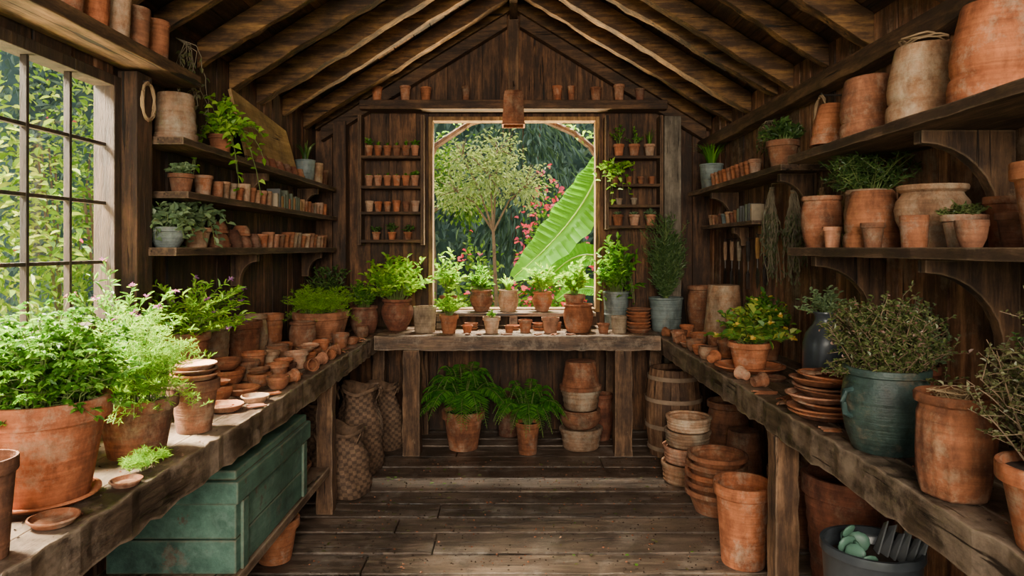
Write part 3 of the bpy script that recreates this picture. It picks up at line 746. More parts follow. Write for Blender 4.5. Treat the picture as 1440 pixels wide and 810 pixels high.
rowpots((-1.44, 4.57), (-1.44, 5.18), 8, ZB, .033, .095, 'small clay pot at the end of the middle shelf', 'small pots on the middle shelf', (M_t1, M_t3, M_t5), ('tall', 'cyl'))
plant(-1.455, 2.87, ZC, ('bowl', .075, .085, M_zinc), [dict(k='trail', r=.13, H=.1, drop=.06, n=18, L=.04, W=.03), dict(k='bush', r=.11, H=.11, nst=20, nl=8, L=.035, W=.025)], L_gray, 'pale metal bowl with trailing succulent', 'potted_succulent')
plant(-1.45, 3.12, ZC, ('classic', .07, .09, M_t3), [dict(k='trail', r=.15, H=.14, drop=.10, n=22, L=.045, W=.03), dict(k='bush', r=.12, H=.14, nst=20, nl=8, L=.04, W=.028)], L_gray, 'pale clay pot with trailing grey-green leaves', 'trailing_plant')
for i, (yv, r, h) in enumerate(((3.33, .065, .07), (3.48, .06, .09), (3.62, .06, .06), (3.76, .055, .075))):
    pot(-1.445, yv, ZC, r, h, 'bowl', R.choice((M_t2, M_t4)), 'dark brown clay bowl upturned on lower shelf', 'clay_bowl', 'bowl', flip=True, group='bowls on the lower shelf')
    if i in (0, 2): pot(-1.445, yv, ZC + h + .0005, r * .8, .055, 'bowl', M_t2, 'dark brown clay bowl stacked on another', 'clay_bowl', 'bowl', flip=True, group='bowls on the lower shelf')
rowpots((-1.435, 3.87), (-1.435, 5.18), 15, ZC, .042, .10, 'small terracotta pot in row on lower shelf', 'small pots on the lower shelf', (M_t1, M_t5, M_t2, M_t3), ('classic', 'tall'))
for yv, m in ((2.22, M_t2), (2.36, M_t1), (2.49, M_t3), (2.62, M_t2), (2.77, M_t1)):
    pot(-1.455, yv, 2.191, .056, .165, 'cyl', m, 'tall terracotta pot on the ledge above window', group='pots on the window ledge')

# ============================================================ RIGHT SHELF POTS
LS = 'pots on the thick shelf'
pot(1.30, 2.88, 1.44, .082, .215, 'crock', M_t2, 'brown terracotta pot at end of thick shelf', group=LS)
plant(1.40, 2.69, 1.44, ('crock', .088, .225, M_t3), [dict(k='shrub', r=.20, H=.20, nst=46, r0=.05, tw=7, L=.02, W=.006, tl=.06)], L_dark, 'terracotta pot with dark wiry lavender', 'potted_lavender', top=1.80)
pot(1.31, 2.49, 1.44, .098, .205, 'dome', M_t1, 'round-shouldered orange terracotta pot on shelf', group=LS, flip=True)
pot(1.385, 2.26, 1.44, .112, .205, 'urn', M_t3, 'wide pale bulbous terracotta pot on shelf', group=LS)
pot(1.25, 2.13, 1.44, .042, .10, 'cyl', M_t1, 'small cylindrical terracotta pot at shelf edge', group=LS)
pot(1.24, 2.355, 1.44, .040, .085, 'classic', M_t2, 'small brown terracotta pot at shelf edge', group=LS)
pot(1.245, 2.665, 1.44, .038, .08, 'classic', M_t5, 'small salmon terracotta pot at shelf edge', group=LS)
pot(1.465, 2.03, 1.44, .06, .15, 'tall', M_t2, 'brown terracotta pot near the wall', group=LS)
pot(1.255, 1.87, 1.44, .042, .075, 'bowl', M_t2, 'small brown clay bowl at shelf edge', 'clay_bowl', 'bowl', group=LS)
plant(1.32, 2.00, 1.44, ('classic', .062, .095, M_t5), [dict(k='shrub', r=.07, H=.035, nst=22, r0=.04, tw=4, L=.012, W=.007, tl=.025)], L_heath, 'small terracotta pot with low mossy plant', 'potted_succulent')
pot(1.39, 1.88, 1.44, .055, .095, 'classic', M_t2, 'small brown terracotta pot on thick shelf', group=LS)
pot(1.33, 1.67, 1.44, .095, .21, 'classic', M_t1, 'large orange terracotta pot on thick shelf', group=LS)
US = 'upturned pots on the upper shelf'
pot(1.305, 2.79, 1.84, .082, .17, 'dome', M_t1, 'tilted upturned orange terracotta pot on shelf', flip=True, group=US, lean=.10)
pot(1.31, 2.51, 1.84, .105, .215, 'dome', M_t2, 'leaning upturned dirt-stained brown terracotta pot', flip=True, group=US, lean=.07)
pot(1.335, 2.22, 1.841, .115, .25, 'dome', M_t3, 'large upturned tan terracotta pot', flip=True, group=US)
pot(1.345, 1.90, 1.84, .12, .27, 'dome', M_t1, 'large leaning upturned weathered terracotta pot', flip=True, group=US, lean=.06)
def coil(x, y, z, r, n, label):
    mb = MB(); pts = []
    for i in range(n * 16 + 1):
        a = i / 16 * 2 * pi; rr = r * (1 + .16 * sin(i * .7) + U(-.05, .05))
        pts.append((rr * cos(a), rr * sin(a), .006 + i / 16 * .006 + .004 * sin(i * 1.3) + (.004 if i else 0)))
    mb.tube(pts, .0035, 5)
    zm = min(v[2] for v in mb.v); o = mb.obj('rope_coil', [M_rope], (x, y, z - zm)); return reg(o, label, 'rope')
coil(1.335, 2.22, 2.092, .06, 4, 'brown rope coiled on upturned tan pot')
plant(1.43, 4.93, 1.85, ('bucket', .085, .19, M_zinc), [dict(k='spike', r=.17, H=.24, n=60, W=.016)], L_mid, 'blue-grey pot with spiky green plant', 'potted_plant', top=2.18)
for i in range(10):
    pot(1.40, 4.72 - i * .085, 1.85, .038, .10, 'classic', R.choice((M_t1, M_t2, M_t5)), 'small terracotta pot in row on plant shelf', group='small pots on the plant shelf')
plant(1.42, 3.60, 1.85, ('classic', .085, .15, M_t2), [dict(k='bush', r=.13, H=.12, nst=34, nl=10, L=.04, W=.018)], L_dark, 'brown terracotta pot with dark bushy herb', top=2.18)
for i in range(6):
    h = U(.08, .12); mb = MB(); mb.box(-.04, .04, -.012, .012, 0, h)
    o = mb.obj('seed_packet', [R.choice((M_packs[0], M_packs[1], M_packs[4]))], (1.465, 4.10 + i * .05, 1.6), (0, 0, U(-.1, .1)), smooth=False, bevel=.002)
    reg(o, 'upright muted slate or cream seed packet', 'seed packet', 'seed packets on the narrow shelf')
rowpots((1.465, 4.42), (1.465, 5.08), 8, 1.6, .034, .085, 'small muted clay pot on narrow shelf', 'small pots on the narrow shelf', (M_t2, M_t4, M_zinc, M_t3))
def tool(y, z, kind, hm, label):
    e = empty('hand_' + kind, (1.52, y, z), label, 'garden tool', 'hanging hand tools')
    mb = MB(); mb.tube([(0, 0, -.02), (0, 0, -.07), (0, 0, -.15)], [.012, .015, .011], 8); mb.obj('handle', [hm], parent=e)
    mb = MB(); mb.tube([(0, 0, -.145), (0, 0, -.21)], .005, 6)
    if kind == 'trowel':
        mb.add([(0, -.012, -.205), (0, -.034, -.24), (-.008, 0, -.24), (0, .034, -.24), (0, .012, -.205), (0, .03, -.30), (-.004, 0, -.35), (0, -.03, -.30)], [(0, 1, 2), (2, 3, 4), (0, 2, 4), (1, 7, 6, 2), (2, 6, 5, 3)])
    else:
        for dy in (-.025, 0, .025): mb.tube([(0, 0, -.205), (-.002, dy, -.23), (0, dy, -.33)], [.004, .004, .002], 5)
    mb.obj('blade' if kind == 'trowel' else 'tines', [M_iron], parent=e)
    mb = MB(); mb.tube([(.05, 0, .0), (-.005, 0, 0), (-.01, 0, .012)], .003, 5); mb.tube([(0, 0, .003), (0, 0, -.025)], .003, 5); mb.obj('hook', [M_iron], parent=e)
tool(4.25, 1.52, 'trowel', M_yel, 'hand trowel with ochre wooden handle on wall')
tool(4.12, 1.54, 'fork', M_yel, 'hand fork with ochre wooden handle on wall')
tool(4.9, 1.50, 'trowel', M_legz, 'hand trowel with brown wooden handle on wall')
tool(4.75, 1.50, 'fork', M_legz, 'hand fork with brown wooden handle on wall')
tool(4.6, 1.50, 'trowel', M_cream, 'hand trowel with pale handle on wall')
tool(4.42, 1.50, 'fork', M_iron, 'dark iron hand fork hanging on wall')
def bunch(x, y, z, L, w, lm, label, dense=40, tangle=False, leafy=True):
    e = empty('dried_herb_bunch', (x, y, z), label, 'dried herbs', 'hanging herb bunches')
    mb = MB()
    for i in range(dense):
        a = U(0, 6.28); u = U(0, 1); s = Vector((0, U(-.02, .02), -.02)); en = Vector((w * .55 * u * cos(a), w * u * sin(a), -L * U(.45, 1))); m = Vector((en.x * .6 + U(-.03, .03), en.y * (1.4 if tangle else .3) + (U(-.1, .1) if tangle else 0), -L * U(.3, .6)))
        mb.tube([bez(s, m, en, t / 8) + (Vector((U(-.008, .008), U(-.012, .012), 0)) if tangle else Vector()) for t in range(9)], .0024 if tangle else .0016, 4 if tangle else 3, 1, False)
        for k in range(9 if leafy else 3):
            t = .35 + .65 * k / 8; mb.leaf(bez(s, m, en, t), (U(-1, 1), U(-1, 1), -1), .03, .010)
    mb.v = [(min(a, 1.54 - x), b2, c) for a, b2, c in mb.v]
    mb.obj('stems', [lm, M_dry if tangle else M_straw], parent=e)
    mb = MB(); mb.tube([(1.556 - x, 0, .01), (0, 0, 0), (0, 0, -.04)], .004, 5); mb.tube([(.012 * cos(a), .012 * sin(a), -.035) for a in [k * .6 for k in range(12)]], .004, 5); mb.obj('string', [M_rope], parent=e)
bunch(1.46, 3.86, 1.80, .56, .12, L_dryg, 'tangled grey-green bundle of dried stems on wall', 52, True, True)
bunch(1.46, 3.56, 1.76, .50, .10, L_dryg, 'tangled grey-green bundle of dried twigs on wall', 40, True, True)
bunch(1.49, 3.30, 1.75, .36, .09, L_oliv, 'brown-green dried herb bunch hanging on wall', 30)
bunch(1.49, 3.10, 1.70, .30, .07, L_oliv, 'small brownish dried herb bunch hanging on wall', 26)
for (x, y, z, r, n, lab) in ((-1.455, 2.71, 2.095, .045, 4, 'tan rope loop hanging beside the window'), (1.43, 3.2, 2.15, .06, 3, 'thin string loop hanging from the wall plate')):
    e = empty('rope_loop', (x, y, z), lab, 'rope')
    mb = MB(); pts = []
    for i in range(n * 16 + 1):
        a = i / 16 * 2 * pi + pi / 2; rr = r * (1 + .12 * sin(i * .37)); pts.append((.004 * sin(i) + .002 * n, rr * cos(a), -r * 1.6 + rr * 1.6 * sin(a)))
    mb.tube(pts, .004, 5); mb.obj('loop', [M_rope], parent=e)
    mb = MB(); mb.tube([(-.10 if x < 0 else .125, 0, .004), (.012, 0, .004), (.016, 0, .014)], .004, 5); mb.obj('nail', [M_iron], parent=e)
for (x, y, z, L, lab) in ((-1.50, 3.14, 2.40, .42, 'stray dry vine trailing down the board wall'), (1.50, 4.0, 2.19, .20, 'thin dry vine hanging below the wall plate')):
    mb = MB(); sg = 1 if x > 0 else -1
    for k in range(10):
        p = Vector((sg * .045, U(-.03, .03), 0)); pts = [p]; q = Vector((-sg * .02, 0, 0))
        for s_ in range(9):
            q = q + Vector((U(-.012, .012), U(-.05, .05), -L / 9 * U(.5, 1.2))); q.x = max(-.04, min(.03, q.x)) ; pts.append(q.copy())
        mb.tube(pts, .0018, 4, 1)
        for q in pts[2:]: mb.leaf(q, (U(-1, 1), U(-1, 1), -.5), .03, .016)
    reg(mb.obj('dried_vine', [L_oliv, M_dry], (x, y, z)), lab, 'vine')

# ============================================================ LEFT BENCH ITEMS
ZL = .8205
pot(-1.055, 1.36, ZL, .058, .20, 'tall', M_t2, 'tall brown terracotta pot at the bench edge')
pot(-1.15, 1.67, ZL, .125, .022, 'saucer', M_t1, 'terracotta saucer under a large herb pot', 'terracotta_saucer', 'saucer')
plant(-1.15, 1.67, ZL + .008, ('classic', .148, .245, M_t1), [dict(k='parsley', r=.22, H=.25, nst=200, L=.021, r0=.10, n=6), dict(k='parsley', r=.20, H=.05, nst=30, L=.02, r0=.12, n=5, flat=1.5)], L_mid, 'large terracotta pot overflowing with green parsley', 'potted_parsley')
pot(-1.03, 1.53, ZL, .052, .018, 'saucer', M_t1, 'small terracotta saucer at the bench edge', 'terracotta_saucer', 'saucer')
pot(-1.01, 1.78, ZL, .040, .016, 'saucer', M_t2, 'small brown clay saucer by the herb pot', 'terracotta_saucer', 'saucer')
mb = MB(); fol_dill(mb, .075, .05, 0, 14, .01, .5, .03); mb.v = [(a, b2, max(0, c)) for a, b2, c in mb.v]; o = mb.obj('herb_cutting', [L_bright, M_stem, L_pink], (-1.03, 1.90, ZL + .001)); reg(o, 'fresh green herb cutting on the bench', 'herb')
plant(-1.13, 2.05, ZL, ('classic', .115, .175, M_t2), [dict(k='dill', r=.185, H=.28, nst=76, r0=.07), dict(k='dill', r=.19, H=.06, nst=26, r0=.09, sag=.06)], L_bright, 'terracotta pot with feathery bright green dill', 'potted_dill')
pot(-1.08, 2.31, ZL, .080, .175, 'classic', M_t2, 'squat brown terracotta pot near the bench edge')
for i in range(3): pot(-1.08 + U(-.004, .004), 2.31 + U(-.004, .004), ZL + .1755 + i * .0165, .078 - .002 * i, .021, 'saucer', (M_t1, M_t2, M_t5)[i], 'terracotta saucer stacked on a squat pot', 'terracotta_saucer', 'saucer', group='saucers on the squat pot')
plant(-1.38, 1.98, ZL, ('tall', .09, .20, M_t2), [dict(k='parsley', r=.13, H=.24, nst=80, L=.02, r0=.06)], L_bright, 'terracotta pot with leafy green herb by window')
plant(-1.40, 2.45, ZL, ('tall', .09, .24, M_t2), [dict(k='bush', r=.19, H=.36, nst=40, nl=15, L=.033, W=.010, r0=.05, flower=.5, hv=.3)], L_mid, 'terracotta pot with tall airy purple-flowering herb', flower=L_purp)
plant(-1.40, 2.92, ZL, ('tall', .10, .26, M_t2), [dict(k='bush', r=.25, H=.27, nst=85, nl=20, L=.034, W=.010, r0=.06, flower=.15, off=(.05, -.02), hv=.2)], L_bright, 'brown terracotta pot with tall bright bushy herb', flower=L_purp, top=1.385)
pot(-1.44, 3.26, ZL, .09, .27, 'ribbed', M_t3, 'tall ribbed pale terracotta pot')
pot(-1.40, 3.52, ZL, .10, .24, 'ribbed', M_t2, 'ribbed dark terracotta pot')
pot(-1.44, 3.75, ZL, .085, .25, 'crock', M_t3, 'pale round-shouldered terracotta pot')
pot(-1.42, 3.96, ZL, .085, .235, 'banded', M_t1, 'banded orange terracotta pot')
pot(-1.25, 4.05, ZL, .078, .18, 'crock', M_t2, 'small round-bellied brown clay pot')
plant(-1.27, 4.50, ZL, ('bowl', .18, .20, M_t2), [dict(k='dill', r=.26, H=.19, nst=90, r0=.12, fr=.05), dict(k='dill', r=.25, H=.05, nst=26, r0=.14, fr=.045, sag=.07)], L_bright, 'wide terracotta bowl full of bright feathery herb', 'potted_thyme')
plant(-1.36, 5.02, ZL, ('classic', .12, .20, M_t2), [dict(k='bush', r=.22, H=.34, nst=44, nl=13, L=.04, W=.018, r0=.05, hv=.3)], L_dark, 'terracotta pot with dark leafy plant in corner', top=1.39)
plant(-1.09, 4.98, ZL, ('crock', .10, .19, M_t4), [dict(k='bush', r=.13, H=.2, nst=50, nl=18, L=.028, W=.010, r0=.05)], L_mid, 'dark clay pot with feathery green herb')
P_, B_, S_ = ('terracotta_pot', 'pot'), ('clay_bowl', 'bowl'), ('terracotta_saucer', 'saucer')
for (x, y, r, h, st, m, lab, nm, ct) in [
 (-1.29, 3.06, .084, .075, 'bowl', M_t1, 'low orange clay bowl of crocks', *B_),
 (-1.15, 2.89, .075, .03, 'saucer', M_t1, 'orange terracotta saucer on the bench', *S_),
 (-1.10, 2.60, .07, .025, 'saucer', M_t5, 'orange terracotta saucer with clay shards', *S_),
 (-1.04, 2.75, .055, .025, 'saucer', M_t3, 'pale terracotta saucer on the bench', *S_),
 (-1.19, 2.745, .058, .065, 'bowl', M_t2, 'small brown clay bowl on the bench', *B_),
 (-1.14, 3.065, .056, .055, 'bowl', M_t1, 'small orange clay bowl on the bench', *B_),
 (-1.035, 3.00, .05, .055, 'bowl', M_t2, 'small brown clay bowl at bench edge', *B_),
 (-1.25, 3.20, .06, .09, 'classic', M_t2, 'small brown terracotta pot on the bench', *P_),
 (-1.11, 3.21, .056, .075, 'classic', M_t1, 'small orange thick-rimmed terracotta pot', *P_),
 (-1.27, 3.34, .06, .11, 'tall', M_t1, 'small orange terracotta pot near ribbed pots', *P_),
 (-1.13, 3.36, .062, .05, 'bowl', M_t4, 'small dark clay bowl on the bench', *B_),
 (-1.25, 3.49, .055, .09, 'classic', M_t3, 'small pale terracotta pot on the bench', *P_),
 (-1.115, 3.51, .06, .085, 'classic', M_t5, 'small salmon terracotta pot on the bench', *P_),
 (-1.26, 3.64, .062, .10, 'crock', M_t2, 'small round brown terracotta pot', *P_),
 (-1.12, 3.67, .06, .06, 'bowl', M_t1, 'small round orange clay bowl', *B_),
 (-1.28, 3.80, .055, .09, 'classic', M_t1, 'small orange terracotta pot on the bench', *P_),
 (-1.14, 3.83, .062, .055, 'bowl', M_t2, 'small brown clay bowl on the bench', *B_),
 (-1.12, 3.98, .05, .08, 'classic', M_t1, 'small orange terracotta pot on the bench', *P_),
 (-1.07, 4.22, .055, .09, 'classic', M_t1, 'small orange pot by the herb bowl', *P_),
 (-1.035, 4.37, .045, .045, 'bowl', M_t2, 'tiny brown clay bowl on the bench', *B_),
 (-1.045, 4.72, .045, .075, 'crock', M_t2, 'small brown round clay pot', *P_),
]: pot(x, y, ZL, r, h, st, m, lab, nm, ct)
# nested bowls and tilted saucers resting in the larger bowls
for (x, y, z, r, m) in ((-1.13, 3.36, ZL + .0505, .05, M_t1), (-1.12, 3.67, ZL + .0605, .05, M_t2), (-1.14, 3.83, ZL + .0555, .052, M_t5), (-1.19, 2.745, ZL + .0655, .05, M_t1), (-1.14, 3.065, ZL + .0555, .047, M_t2)):
    pot(x, y, z, r, .018, 'saucer', m, 'small tilted terracotta saucer on a bowl', 'terracotta_saucer', 'saucer', group='tilted saucers on bowls', lean=U(.03, .10))
TL = 'small terracotta pot tipped on its side'
for (x, y, r, h, m, az) in ((-1.02, 3.13, .032, .06, M_t1, .9), (-1.02, 3.43, .034, .065, M_t2, -.8), (-1.02, 3.60, .033, .06, M_t5, 1.2), (-1.025, 3.77, .034, .06, M_t1, -.6), (-1.03, 3.92, .036, .065, M_t2, .4), (-1.14, 4.14, .035, .06, M_t3, 2.2)):
    pot(x, y, ZL, r, h, 'classic', m, TL, lying=az, group='tipped pots on the bench')
def ministack(x, y, z, n, r=.042, h=.065, lab='small nested terracotta pot in a stack'):
    for i in range(n):
        pot(x, y, z, r, h, 'classic', R.choice((M_t1, M_t2, M_t5)), lab, group='stacks of nested small pots'); z += .026
pot(-1.29, 3.06, ZL + .0755, .07, .045, 'bowl', M_t2, 'small brown clay bowl on larger bowl', 'clay_bowl', 'bowl')
def shard(x, y, z, r, L, m, label='broken curved terracotta shard', ht=.5):
    r *= 1.7
    mb = MB(); n = 8; vs = []; A = ht
    jag = [U(-.28, .2) for _ in range(n)]; jag2 = [U(-.2, .28) for _ in range(n)]
    for s, rr in ((0, r), (1, r - .006)):
        for i in range(n):
            a = -A + 2 * A * i / (n - 1)
            for k, yy in enumerate((-.5 + jag[i], .5 + jag2[i])):
                tap = 1 - .25 * k
                vs.append((rr * sin(a) * tap, yy * L, rr * cos(a) * tap + (1 - tap) * rr * cos(A) - r * cos(A)))
    zmin = min(v[2] for v in vs); vs = [(a, b2, c - zmin) for a, b2, c in vs]; o_ = 2 * n; fs = []
    for i in range(n - 1):
        fs += [(2 * i, 2 * i + 1, 2 * i + 3, 2 * i + 2), (o_ + 2 * i, o_ + 2 * i + 2, o_ + 2 * i + 3, o_ + 2 * i + 1),
               (2 * i, 2 * i + 2, o_ + 2 * i + 2, o_ + 2 * i), (2 * i + 1, o_ + 2 * i + 1, o_ + 2 * i + 3, 2 * i + 3)]
    fs += [(0, o_, o_ + 1, 1), (2 * n - 2, 2 * n - 1, o_ + 2 * n - 1, o_ + 2 * n - 2)]
    mb.add(vs, fs); o = mb.obj('terracotta_shard', [m], (x, y, z), (0, 0, U(0, 6.28)))
    reg(o, label, 'shard', 'broken terracotta shards')
for x, y in ((-1.02, 4.05), (-1.02, 4.48), (-1.24, 4.22), (-1.03, 4.60), (-1.02, 2.88), (-1.04, 3.29), (-1.02, 4.14), (-1.00, 2.66), (-1.20, 2.62)):
    shard(x, y, ZL, U(.026, .032), U(.05, .065), R.choice((M_t1, M_t2)))
for x, y in ((-1.10, 2.60), (-1.15, 2.89)): shard(x, y, ZL + .0095, .026, .05, M_t1)
def crumbs(n, xr, yr, z, label, smax=.006, mats=(M_soil, M_t2)):
    mb = MB()
    for i in range(n):
        x, y, s = U(*xr), U(*yr), U(.0015, smax); mi = 0 if U(0, 1) < .7 else 1; j = [s * U(.6, 1.2) for _ in range(5)]
        mb.add([(x - j[0], y, z), (x, y - j[1], z), (x + j[2], y, z), (x, y + j[3], z), (x, y, z + j[4] * .8)], [(0, 1, 4), (1, 2, 4), (2, 3, 4), (3, 0, 4), (3, 2, 1, 0)], mi)
    o = mb.obj('soil_crumbs', list(mats), smooth=False); o['kind'] = 'stuff'; reg(o, label, 'soil')
crumbs(900, (-1.5, -.98), (1.3, 5.2), ZL, 'scattered soil and clay crumbs on the bench')
crumbs(900, (1.04, 1.5), (1.3, 5.2), ZL, 'scattered soil and clay crumbs on the workbench')
crumbs(500, (-.9, .98), (4.72, 5.1), .8305, 'scattered soil crumbs on the potting bench')
crumbs(1700, (-.95, 1.0), (2.8, 4.65), .0015, 'scattered soil and dry debris on the floor', .008)

# ============================================================ BACK BENCH
ZK = .8305
plant(-.86, 5.05, ZK, ('urn', .12, .23, M_t4), [dict(k='bush', r=.30, H=.42, nst=66, nl=14, L=.055, W=.028, r0=.06, flat=.6, hv=.4)], L_bright, 'brown clay pot with big bright basil bush', 'potted_basil')
pot(-.64, 4.93, ZK, .085, .185, 'cyl', M_cream, 'pale grey-cream stoneware jar', 'stoneware_jar', 'jar')
plant(-.46, 4.86, ZK, ('classic', .07, .13, M_t1), [dict(k='bush', r=.12, H=.16, nst=26, nl=9, L=.04, W=.02, r0=.02)], L_bright, 'small orange pot with bright leafy sprigs')
plant(-.155, 4.86, ZK, ('classic', .065, .115, M_t3), [dict(k='bush', r=.05, H=.06, nst=12, nl=6, L=.02, W=.012, r0=.02)], L_mid, 'small pale terracotta pot with tiny seedling')
pot(.085, 4.90, ZK, .05, .09, 'classic', M_t1, 'small plain terracotta pot on potting bench')
pot(.265, 4.88, ZK, .065, .11, 'classic', M_t5, 'pale weathered terracotta pot on potting bench')
pot(.315, 5.04, ZK, .04, .06, 'cyl', M_t2, 'small squat brown clay pot')
ZR = .9505
def sprig(x, st, r, h, m, lm, H, rr, kind, label):
    f = [dict(k='bush', r=rr, H=H, nst=26, nl=12, L=.05, W=.020, r0=.02, hv=.35)] if kind == 'b' else [dict(k='spike', r=rr, H=H, n=34, W=.02)]
    plant(x, 5.235, ZR, (st, r, h, m), f, lm, label, 'potted_plant')
sprig(-.245, 'urn', .09, .165, M_t2, L_mid, .20, .12, 'b', 'round clay pot with leafy plant on riser')
sprig(-.04, 'crock', .078, .165, M_t3, L_bright, .16, .11, 's', 'pale clay pot with slender green leaves')
sprig(.22, 'urn', .078, .15, M_t1, L_bright, .24, .13, 'b', 'orange clay pot with bright seedlings on riser')
sprig(-.50, 'classic', .07, .12, M_t2, L_bright, .38, .14, 'b', 'terracotta pot with tall bright plant on riser')
plant(.47, 5.235, ZR, ('classic', .085, .13, M_t2), [dict(k='bush', r=.15, H=.26, nst=28, nl=12, L=.055, W=.03, r0=.03)], L_bright, 'brown clay pot with broad bright leaves', 'potted_plant')
pot(.47, 4.95, ZK, .11, .20, 'crock', M_t1, 'bulbous orange clay urn on the potting bench', 'clay_urn', 'urn')
pot(.64, 4.86, ZK, .045, .07, 'classic', M_t2, 'small squat brown pot near the urn')
pot(.755, 4.88, ZK, .058, .12, 'cyl', M_cream, 'small pale stoneware crock', 'stoneware_jar', 'jar')
plant(.77, 5.13, ZK, ('bucket', .10, .28, M_zinc), [dict(k='bush', r=.20, H=.44, nst=42, nl=12, L=.06, W=.03, r0=.05, hv=.3), dict(k='trail', r=.20, H=.45, drop=.05, n=16, L=.05, W=.035)], L_mid, 'tall grey metal pot with leafy climbing plant', 'potted_plant')
for i in range(7):
    pot(.90 + U(-.004, .004), 4.91, ZK + i * .024, .088 - .003 * (i % 2), .03, 'saucer', R.choice((M_t1, M_t2)), 'brown clay saucer in a stack', 'terracotta_saucer', 'saucer', group='saucer stack on the potting bench')
for x, n_ in ((-.31, 3), (.0, 2), (.19, 3)):
    for k in range(n_):
        pot(x, 5.04, ZK + k * .017, .05, .02, 'saucer', R.choice((M_t1, M_t2)), 'small terracotta saucer in low stack', 'terracotta_saucer', 'saucer', group='small saucers on the potting bench')
for x in (-.05, -.32, .17, .40, -.24, .28): shard(x, 4.76, ZK, .026, .055, M_t2)
for x, r, h in ((-.33, .04, .055), (-.03, .035, .05)): pot(x, 4.88, ZK, r, h, 'classic', R.choice((M_t1, M_t2)), 'tiny terracotta pot on potting bench')
plant(1.135, 5.08, ZL, ('bucket', .125, .25, M_zinc), [dict(k='cone', r=.175, H=.64, n=430, L=.036)], L_rose, 'blue-grey metal bucket with feathery upright rosemary', 'potted_rosemary')

# ============================================================ RIGHT BENCH ITEMS
pot(1.40, 5.00, ZL, .125, .34, 'crock', M_t2, 'large brown terracotta pot in the corner')
pot(1.40, 4.55, ZL, .14, .37, 'tall', M_t3, 'large pale weathered upturned pot', flip=True)
for (x, y, r, h, st, m, lab, nm, ct) in (
 (1.12, 4.62, .055, .06, 'bowl', M_t2, 'small brown clay bowl', *B_), (1.20, 4.40, .06, .07, 'bowl', M_t1, 'small orange clay bowl', *B_),
 (1.10, 4.26, .06, .03, 'saucer', M_t1, 'small terracotta saucer on the bench', *S_), (1.23, 4.05, .075, .10, 'bowl', M_t2, 'brown clay bowl beside the ivy', *B_),
 (1.21, 4.76, .05, .08, 'classic', M_t1, 'small orange terracotta pot', *P_), (1.08, 4.49, .045, .07, 'classic', M_t2, 'small brown terracotta pot', *P_),
 (1.25, 4.24, .05, .09, 'tall', M_t5, 'small salmon terracotta pot', *P_), (1.09, 4.11, .05, .065, 'bowl', M_t2, 'small brown clay cup', *B_),
 (1.085, 3.80, .055, .07, 'crock', M_t2, 'small round brown clay pot', *P_), (1.21, 3.17, .055, .02, 'saucer', M_t2, 'small brown clay saucer', *S_),
 (1.21, 3.85, .06, .10, 'classic', M_t1, 'small orange terracotta pot', *P_), (1.08, 3.95, .045, .055, 'bowl', M_t1, 'tiny orange clay bowl', *B_)):
    pot(x, y, ZL, r, h, st, m, lab, nm, ct)
ministack(1.36, 4.22, ZL, 5, .05, .075); ministack(1.46, 4.10, ZL, 4, .05, .075)
for (x, y, r, h, m, az) in ((1.07, 4.74, .034, .06, M_t1, 2.4), (1.07, 4.37, .034, .06, M_t2, -.5), (1.075, 3.67, .034, .06, M_t1, .8), (1.075, 3.20, .032, .055, M_t5, 2), (1.09, 3.03, .034, .06, M_t2, .3)):
    pot(x, y, ZL, r, h, 'classic', m, TL, lying=az, group='tipped pots on the bench')
pot(1.19, 3.44, ZL, .17, .03, 'saucer', M_t1, 'wide terracotta saucer under a leafy pot', 'terracotta_saucer', 'saucer')
plant(1.19, 3.44, ZL + .011, ('classic', .108, .135, M_t1), [dict(k='bush', r=.24, H=.22, nst=56, nl=11, L=.042, W=.032, r0=.05, flat=.6, hv=.25, flower=.3)], L_ivy, 'terracotta pot of variegated ivy with yellow flowers', 'potted_ivy', zmin=.86, flower=L_yel)
plant(1.40, 3.80, ZL, ('classic', .10, .17, M_t2), [dict(k='bush', r=.16, H=.20, nst=50, nl=12, L=.035, W=.02, r0=.05, hv=.3, flower=.25)], L_mid, 'brown terracotta pot with rounded flowering plant', flower=L_yel)
plant(1.36, 2.98, ZL, ('vase', .095, .34, M_dark), [dict(k='bush', r=.11, H=.14, nst=30, nl=12, L=.024, W=.013, r0=.01)], L_gray, 'dark grey glazed jug with wispy sprigs', 'vase_of_sprigs', 'vase')
zt = ZL
for i in range(8):
    ln = 0 if i < 2 else U(.02, .07)
    pot(1.135 + U(-.014, .014), 2.50 + U(-.014, .014), zt, .132 - .004 * i, .026, 'saucer', R.choice((M_t1, M_t5, M_t2)), 'orange terracotta saucer in a messy pile', 'terracotta_saucer', 'saucer', group='saucer pile on the workbench', lean=ln); zt += .0185
for dx, dy in ((-.035, .03), (.045, -.03), (.02, .05)): shard(1.135 + dx, 2.50 + dy, zt + .004, .034, .07, M_t2)
for (x, y, r, L, m) in ((1.07, 2.90, .034, .07, M_t2), (1.12, 2.79, .036, .07, M_t1), (1.17, 4.52, .026, .05, M_t2), (1.07, 2.70, .03, .06, M_t1), (1.20, 2.72, .032, .05, M_t2), (1.07, 2.31, .03, .05, M_t1)): shard(x, y, ZL, r, L, m)
e = plant(1.145, 2.10, ZL, ('crock', .128, .255, M_blue), [dict(k='shrub', r=.19, H=.25, nst=95, r0=.09, tw=9, L=.015, W=.009, tl=.055, flower=.12, flat=.5), dict(k='shrub', r=.20, H=.05, nst=22, r0=.10, tw=7, L=.014, W=.008, tl=.05, flat=1.3)], L_heath, 'large aged blue-green pot with bushy small-leaved heather', 'potted_heather', flower=L_dusty, potlabel='aged blue-green glazed bulbous pot', stemm=M_twig, top=1.395)
